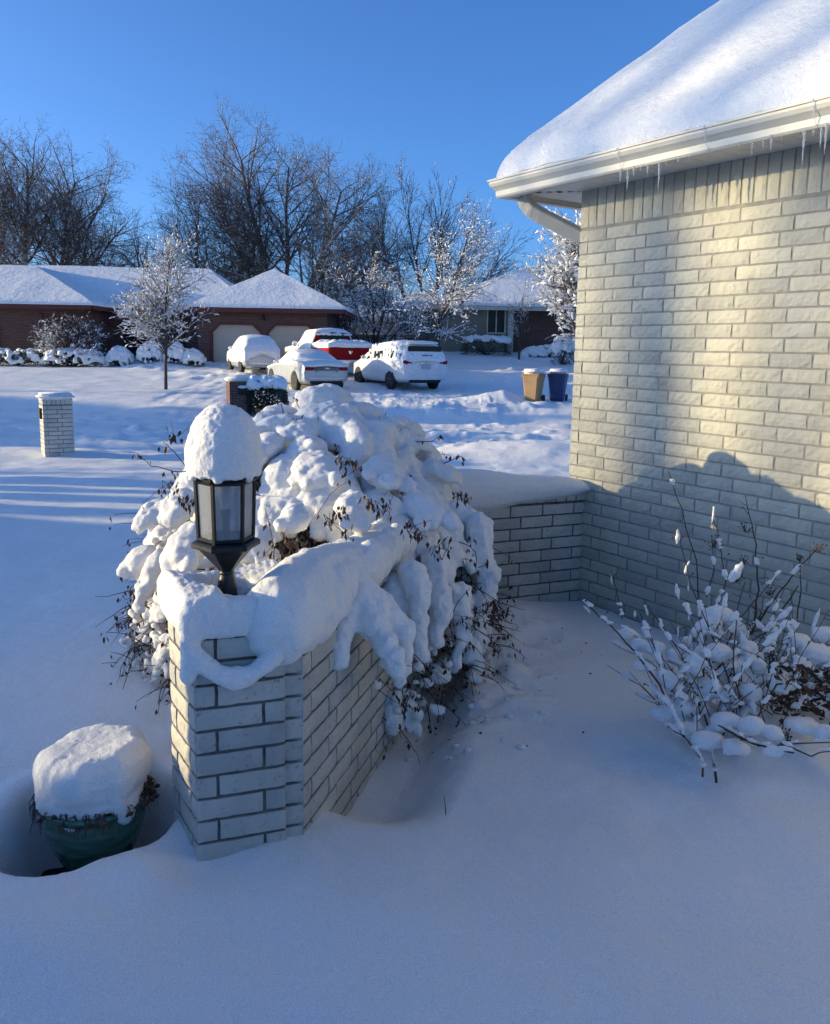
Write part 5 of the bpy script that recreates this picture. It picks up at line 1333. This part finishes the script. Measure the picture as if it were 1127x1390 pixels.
# wheeled bins
def bin_(loc, rz, mat, label, hh=.95):
    o = empty('wheeled_bin', loc, rz, label, 'bin', 'wheeled bins at the kerb')
    mb = MB(); k = 4; rows = [(0.02, .20, .22), (.10, .22, .245), (.5, .255, .285), (.86, .29, .32), (.87, .31, .34), (.93, .312, .342)]
    vs = []
    for (z, a, b) in rows:
        c = .05
        for (x, y) in ((-a, -b+c), (-a+c, -b), (a-c, -b), (a, -b+c), (a, b-c), (a-c, b), (-a+c, b), (-a, b-c)): vs.append((x, y, z*hh))
    fs = [(i*8+j, i*8+(j+1) % 8, i*8+8+(j+1) % 8, i*8+8+j) for i in range(len(rows)-1) for j in range(8)] + [tuple(range(8))[::-1], tuple(range(40, 48))]
    mb.add(vs, fs)
    mb.build('body', mat, o)
    mb = MB(); mb.cbox((0, -.02, .965*hh), (.66, .74, .07), bev=.03); mb.cbox((0, .36, .93*hh), (.5, .07, .05), bev=.02); mb.build('lid', mat, o)
    for s_ in (-1, 1):
        mb = MB(); mb.lathe([(.0, -.03), (.12, -.03), (.13, 0), (.12, .03), (.0, .03)], n=16, mat=Matrix.Rotation(PI/2, 3, 'Y')); wv = mb.build('wheel', M['rubber'], o); wv.location = (s_*.27, .27, .12)
    mb = MB()
    mb.cbox((0, -.01, .99*hh+.085), (.64, .70, .17), bev=.075); mb.ico((.1, 0, .99*hh+.11), (.22, .3, .09), 2)
    mb.build('snow_cap', M['snow_far'], o, True)
    return o
pb = at(724, 533, 28.4); bin_((pb.x, 28.4, gz(pb.x, 28.4)-.02), -.5, M['bin_tan'], 'tan wheeled bin with a snow-laden lid, left of the blue one')
pb = at(757, 533, 28.9); bin_((pb.x, 28.9, gz(pb.x, 28.9)-.02), -.35, M['bin_blue'], 'dark blue wheeled bin with a snow-laden lid beside the house corner')

# ------------------------------------------------------------------ vehicles
M['grimy_panel'] = simple('grimy_trunk_panel', (.22, .20, .18), (.10, .09, .085), 14, .6)
def ring(st):
    x, zb, zs, zbelt, zt, wl, ws, wb, wt = st
    h = [(0, zb), (wl*.8, zb), (wl, zb+.04), (ws, zs), (wb*1.0, zs+(zbelt-zs)*.6), (wb, zbelt), (wb*.97, zbelt+.03), (wt+(wb-wt)*.45, zbelt+(zt-zbelt)*.5), (wt, zt-.05), (wt*.86, zt-.008), (wt*.5, zt+.012), (0, zt+.018)]
    return x, h
def interp(sts, k):
    out = []
    for i in range(len(sts)-1):
        for j in range(k):
            t = j/k; out.append(tuple(a+(b-a)*t for a, b in zip(sts[i], sts[i+1])))
    out.append(sts[-1]); return out
def loft(mb, rows, mi=0):
    n = len(rows[0]); k = len(mb.v)
    for r in rows: mb.v += [tuple(p) for p in r]
    for i in range(len(rows)-1):
        for j in range(n):
            a = k+i*n+j; b = k+i*n+(j+1) % n; mb.f.append((a, a+n, b+n, b)); mb.m.append(mi)
    mb.f.append(tuple(k+q for q in range(n))); mb.m.append(mi); mb.f.append(tuple(k+(len(rows)-1)*n+q for q in range(n))[::-1]); mb.m.append(mi)
def wheel(o, x, y, r, s_):
    mb = MB(); R90 = Matrix.Rotation(PI/2, 3, 'X')
    mb.lathe([(r*.62, -.10), (r*.9, -.105), (r, -.08), (r, .08), (r*.9, .105), (r*.62, .10)], n=28, mat=R90); w_ = mb.build('wheel', M['rubber'], o, False); w_.location = (x, y, r)
    mb = MB(); mb.lathe([(.0, -.085), (r*.2, -.085), (r*.62, -.075), (r*.66, -.10), (r*.62, .07), (.0, .07)], n=20, mat=R90)
    for k in range(5):
        a = 2*PI*k/5; mb.box((-.03, -.10 if s_ < 0 else .075, 0), (.03, -.075 if s_ < 0 else .10, r*.6), 0, Matrix.Rotation(a, 3, 'Y'))
    ri = mb.build('rim', M['alloy'], w_); 
    if s_ > 0: ri.rotation_euler = (0, 0, PI)
def car(name, loc, rz, label, sts, paint, wheels, snow_from=5, rear=None, wr=.33, sn=.07, cat='car', seed=0, glassrows=None, bare_side=0, extra=None):
    """x runs to the rear; sts = stations"""
    o = empty(name, loc, rz, label, cat)
    st2 = interp(sts, 3); rows = []
    for st in st2:
        x, h = ring(st); rows.append([Vector((x, y, z)) for (y, z) in h] + [Vector((x, -y, z)) for (y, z) in h[-2:0:-1]])
    mb = MB(); loft(mb, rows); b = mb.build('body', paint, o, True)
    mod = b.modifiers.new('s', 'SUBSURF'); mod.levels = 1; mod.render_levels = 1
    # glass band
    W = sts
    n = len(rows[0]); L = len(rows); hl = 12; idx_lo, idx_hi = 6, 8
    for sgn in (1, -1):
        mb = MB()
        for i in range(L-1):
            if st2[i][4]-st2[i][3] > .3 and st2[i+1][4]-st2[i+1][3] > .3:
                q = []
                for (ii, jj) in ((i, idx_lo), (i+1, idx_lo), (i+1, idx_hi), (i, idx_hi)):
                    p = rows[ii][jj].copy(); p.y = (p.y + .004)*sgn; q.append(p)
                mb.add(q, [(0, 1, 2, 3) if sgn < 0 else (3, 2, 1, 0)])
        if mb.f: mb.build('side_glass', M['glass'], o)
    # snow shell over everything from the snow line up
    rr = random.Random(seed+7)
    mb = MB(); srows = []
    for i, r in enumerate(rows):
        x = r[0].x; half = []
        for j in range(snow_from, hl):
            p = r[j].copy(); a = (j-snow_from)/(hl-1-snow_from); up = sn*(.25+.75*a)
            out_ = .035*(1-a)
            nzv = fbm1(x*2.2+seed, j*.6, 0, 2, seed)*.03
            half.append(Vector((p.x, p.y + (out_+nzv*.5)*(1 if p.y >= 0 else -1), p.z + up + nzv)))
        inner = [Vector((r[j].x, r[j].y*.96, r[j].z-.02)) for j in range(snow_from, hl)]
        row = half + [Vector((p.x, -p.y, p.z)) for p in half[-2::-1]] 
        row2 = inner + [Vector((p.x, -p.y, p.z)) for p in inner[-2::-1]]
        srows.append(row + row2[::-1])
    # push ends outward
    for p in srows[0]: p.x -= .06
    for p in srows[-1]: p.x += .05
    loft(mb, srows); s_o = mb.build('snow_cover', M['snow_far'], o, True)
    mod = s_o.modifiers.new('s', 'SUBSURF'); mod.levels = 1; mod.render_levels = 1
    for (wx, wy) in wheels:
        for s_ in (-1, 1):
            wheel(o, wx, s_*wy, wr, s_)
            mb = MB(); mb.lathe([(.0, -.05), (wr*1.13, -.05), (wr*1.13, .05), (.0, .05)], n=24, mat=Matrix.Rotation(PI/2, 3, 'X')); a_ = mb.build('wheel_arch_shade', M['dark'], o); a_.location = (wx, s_*(wy+.042), wr+.02)  # dark disc standing in for the shaded hollow round the wheel
    return o
#            x     zb   zs   zbelt zt   wl   ws   wb   wt
VAN = [(-2.45, .35, .50, .78, .80, .62, .72, .70, .60), (-2.2, .24, .45, .88, .92, .84, .93, .92, .80), (-1.45, .22, .45, 1.02, 1.06, .88, .98, .97, .85), (-.95, .22, .45, 1.05, 1.34, .88, .99, .98, .80), (-.3, .22, .45, 1.06, 1.68, .88, .99, .98, .74), (.6, .22, .45, 1.07, 1.76, .88, .99, .98, .76), (1.6, .22, .45, 1.09, 1.75, .88, .99, .98, .76), (2.25, .28, .48, 1.10, 1.68, .86, .97, .96, .74), (2.52, .32, .50, 1.10, 1.45, .84, .94, .93, .76), (2.62, .38, .52, 1.0, 1.06, .80, .90, .88, .82)]
SED = [(-2.4, .35, .46, .62, .64, .6, .70, .68, .6), (-2.15, .22, .42, .74, .77, .8, .88, .87, .76), (-1.2, .2, .42, .86, .90, .84, .92, .91, .80), (-.75, .2, .42, .90, 1.1, .84, .93, .92, .74), (-.1, .2, .42, .92, 1.41, .84, .93, .92, .64), (.6, .2, .42, .93, 1.44, .84, .93, .92, .64), (1.2, .2, .42, .95, 1.30, .84, .93, .92, .66), (1.75, .22, .42, .98, 1.06, .84, .92, .91, .74), (2.2, .26, .44, .99, 1.03, .82, .90, .89, .80), (2.42, .32, .48, .88, .92, .78, .86, .84, .76)]
HAT = [(-2.1, .35, .46, .62, .64, .6, .70, .68, .6), (-1.9, .22, .42, .78, .82, .8, .86, .85, .76), (-1.1, .2, .42, .90, .95, .82, .88, .87, .80), (-.6, .2, .42, .94, 1.25, .82, .88, .87, .72), (.0, .2, .42, .96, 1.50, .82, .88, .87, .66), (.9, .2, .42, .98, 1.53, .82, .88, .87, .66), (1.6, .22, .42, 1.0, 1.40, .82, .88, .87, .66), (1.95, .3, .46, .98, 1.08, .80, .85, .84, .72), (2.05, .36, .5, .8, .84, .76, .82, .80, .74)]
def spot(px, py, Y): p = at(px, py, Y); return (p.x, Y, gz(p.x, Y)-.11)
# headings: x+ of the car model is its tail, which faces us
def tailrot(deg): return -PI/2 + math.radians(deg)     # deg swings the tail towards the right of the photograph
def mirror(o, c, d, mat):
    mb = MB(); mb.ico(c, (d[0]*.5, d[1]*.55, d[2]*.5), 2); return mb.build('door_mirror', mat, o, True)
# white minivan
vp = spot(537, 520, 33.6)
van = car('minivan', vp, tailrot(27), 'white minivan half covered in snow, nearest the bins, rear end showing', VAN, M['paint_white'], ((-1.55, .885), (1.50, .885)), 7, wr=.35, sn=.06, seed=3)
def addbox(o, name, c, d, mat, bev=.02, lbl=None, rot=None):
    mb = MB(); mb.cbox(c, d, bev=bev, mat=rot); return mb.build(name, mat, o, label=lbl)
for s_ in (-1, 1): addbox(van, 'tail_lamp', (2.57, s_*.74, 1.03), (.14, .36, .15), M['taillight'], .03)
addbox(van, 'rear_glass', (2.50, 0, 1.51), (.11, 1.40, .23), M['glass'], .03, rot=None)
addbox(van, 'rear_bumper', (2.51, 0, .50), (.24, 1.62, .26), M['paint_white'], .10)
addbox(van, 'bumper_insert', (2.54, 0, .34), (.12, 1.34, .16), M['dark'], .04)
addbox(van, 'licence_plate', (2.67, 0, .86), (.02, .34, .17), M['plate'], .004)
addbox(van, 'garnish', (2.655, 0, 1.0), (.03, .62, .035), M['chrome'], .01)
addbox(van, 'rear_wiper', (2.62, .05, 1.28), (.03, .42, .03), M['dark'], .008)
mb = MB(); mb.ico((2.28, 0, 1.74), (.34, .70, .085), 2); mb.build('spoiler_snow', M['snow_far'], van, True)
for s_ in (-1, 1): mirror(van, (-.75, s_*1.08, 1.16), (.12, .2, .16), M['paint_white'])
mb = MB(); 
for k in range(46):
    x = yr.uniform(-.7, 2.2); s_ = -1 if k % 2 else 1; z = yr.uniform(1.12, 1.62); yy = .97 - (z-1.08)*.33
    mb.ico((x, s_*(yy+.0), z), (.16*yr.uniform(.5, 1.3), .045, .13*yr.uniform(.5, 1.4)), 1)
mb.build('clinging_snow', M['snow_far'], van, True)
mb = MB()
for k in range(26): mb.ico((2.60-.02*yr.random(), yr.uniform(-.72, .72), yr.uniform(.62, 1.4)), (.04, .10*yr.uniform(.6, 1.4), .06*yr.uniform(.5, 1.2)), 1)
mb.build('tailgate_snow', M['snow_far'], van, True)
# silver sedan
sp = spot(414, 518, 33.0)
sed = car('sedan', sp, tailrot(27), 'silver sedan plastered with snow, between the brick letterbox pillar and the minivan', SED, M['paint_silver'], ((-1.45, .835), (1.40, .835)), 5, wr=.33, sn=.09, seed=5)
for s_ in (-1, 1): addbox(sed, 'tail_lamp', (2.37, s_*.66, .82), (.14, .36, .13), M['taillight'], .03)
addbox(sed, 'trunk_panel', (2.40, 0, .81), (.12, .96, .22), M['grimy_panel'], .05)
addbox(sed, 'rear_bumper', (2.33, 0, .48), (.24, 1.52, .24), M['snow_far'], .11)
addbox(sed, 'bumper_insert', (2.36, 0, .33), (.14, 1.28, .16), M['dark'], .04)
addbox(sed, 'badge', (2.47, 0, .84), (.02, .16, .06), M['chrome'], .01)
for s_ in (-1, 1): mirror(sed, (-.55, s_*1.0, 1.02), (.12, .2, .14), M['snow_far'])
# snow-buried hatchback
hp = spot(343, 496, 38.0)
hat = car('hatchback', hp, tailrot(24), 'hatchback wholly buried in snow before the left garage door', HAT, M['paint_silver'], ((-1.25, .80), (1.25, .80)), 3, wr=.31, sn=.16, seed=8)
for s_ in (-1, 1): mirror(hat, (-.5, s_*.97, 1.08), (.12, .18, .15), M['snow_far'])
addbox(hat, 'rear_bumper', (1.97, 0, .42), (.2, 1.4, .24), M['snow_far'], .09); hat.scale = (.93, .93, .98)
# red pickup
tp = spot(441, 497, 38.5)
trk = empty('pickup_truck', tp, tailrot(27), 'red pickup truck with a deep snow load in its bed', 'truck')
CAB = [(-2.9, .5, .6, .95, 1.0, .7, .85, .84, .7), (-2.7, .45, .6, 1.12, 1.16, .9, 1.0, .98, .86), (-1.5, .45, .6, 1.2, 1.24, .93, 1.01, 1.0, .88), (-1.0, .45, .6, 1.22, 1.5, .93, 1.01, 1.0, .80), (-.4, .45, .6, 1.24, 1.9, .93, 1.01, 1.0, .76), (.7, .45, .6, 1.25, 1.93, .93, 1.01, 1.0, .76), (.98, .45, .6, 1.25, 1.86, .93, 1.01, 1.0, .78), (1.02, .45, .6, 1.25, 1.3, .93, 1.01, 1.0, .9)]
st2 = interp(CAB, 3); rows = []
for st in st2:
    x, h = ring(st); rows.append([Vector((x, y, z)) for (y, z) in h] + [Vector((x, -y, z)) for (y, z) in h[-2:0:-1]])
mb = MB(); loft(mb, rows); mb.build('cab', M['paint_red'], trk, True)
mb = MB(); srows = []
for i, r in enumerate(rows):
    half = [Vector((r[j].x, r[j].y+.03, r[j].z+.13*max(0, (.2+.8*(j-5)/6))+fbm1(r[j].x*2, j*.6, 1, 2, 3)*.03)) for j in range(4, 12)]
    inn = [Vector((r[j].x, r[j].y*.95, r[j].z-.02)) for j in range(5, 12)]
    srows.append(half+[Vector((p.x, -p.y, p.z)) for p in half[-2::-1]] + (inn+[Vector((p.x, -p.y, p.z)) for p in inn[-2::-1]])[::-1])
loft(mb, srows[:-3]); mb.build('cab_snow', M['snow_far'], trk, True)
addbox(trk, 'rear_glass', (1.02, 0, 1.58), (.05, 1.25, .34), M['glass'], .03)
mb = MB(); mb.cbox((2.05, -.96, .95), (2.0, .08, .62), bev=.03); mb.cbox((2.05, .96, .95), (2.0, .08, .62), bev=.03); mb.cbox((2.05, 0, .68), (2.0, 1.9, .08)); mb.build('bed', M['paint_red'], trk)
tg = addbox(trk, 'tailgate', (3.05, 0, .97), (.09, 1.86, .62), M['paint_red'], .02)
mb = MB(); mb.add([(3.10, -.09, 1.08), (3.10, .09, 1.08), (3.10, .06, .98), (3.10, 0, .92), (3.10, -.06, .98), (3.115, 0, 1.03)], [(0, 1, 5), (1, 2, 5), (2, 3, 5), (3, 4, 5), (4, 0, 5)]); mb.build('emblem', M['chrome'], tg)
for s_ in (-1, 1): addbox(trk, 'tail_lamp', (3.07, s_*.93, .98), (.10, .14, .42), M['taillight'], .02)
addbox(trk, 'rear_bumper', (3.2, 0, .52), (.22, 1.95, .2), M['chrome'], .03); addbox(trk, 'bumper_snow', (3.2, 0, .65), (.22, 1.6, .08), M['snow_far'], .035)
mb = MB()
for i in range(70): mb.ico((yr.uniform(1.25, 2.95), yr.uniform(-.85, .85), 1.36), (.27, .27, .20*yr.uniform(.85, 1.1)), 1)
for i in range(30): mb.ico((3.06, -.88+i*.06, 1.31), (.10, .08, .14), 1); mb.ico((1.2+i*.064, -.97, 1.29), (.08, .10, .16), 1); mb.ico((1.2+i*.064, .97, 1.29), (.08, .10, .16), 1)
cs_ = MB()
for i in range(26): cs_.ico((1.03, yr.uniform(-.8, .8), yr.choice((1.33, 1.38, 1.78, 1.83))), (.05, .16, .07), 1)
blobs('window_snow', cs_, .03, M['snow_far'], trk, 3, .015, 4)
blobs('bed_snow', mb, .04, M['snow_far'], trk, 6, .02, 3)
for s_ in (-1, 1): mirror(trk, (-.8, s_*1.16, 1.35), (.16, .24, .26), M['snow_far'])
for (wx) in (-1.95, 1.9):
    for s_ in (-1, 1):
        wheel(trk, wx, s_*.925, .40, s_); mb = MB(); mb.lathe([(.0, -.05), (.48, -.05), (.48, .05), (.0, .05)], n=24, mat=Matrix.Rotation(PI/2, 3, 'X')); a_ = mb.build('wheel_arch_shade', M['dark'], trk); a_.location = (wx, s_*.965, .42)  # dark discs put in as the shade inside the truck's wheel arches
addbox(trk, 'chassis', (0, 0, .5), (5.6, 1.5, .2), M['dark'], .02)
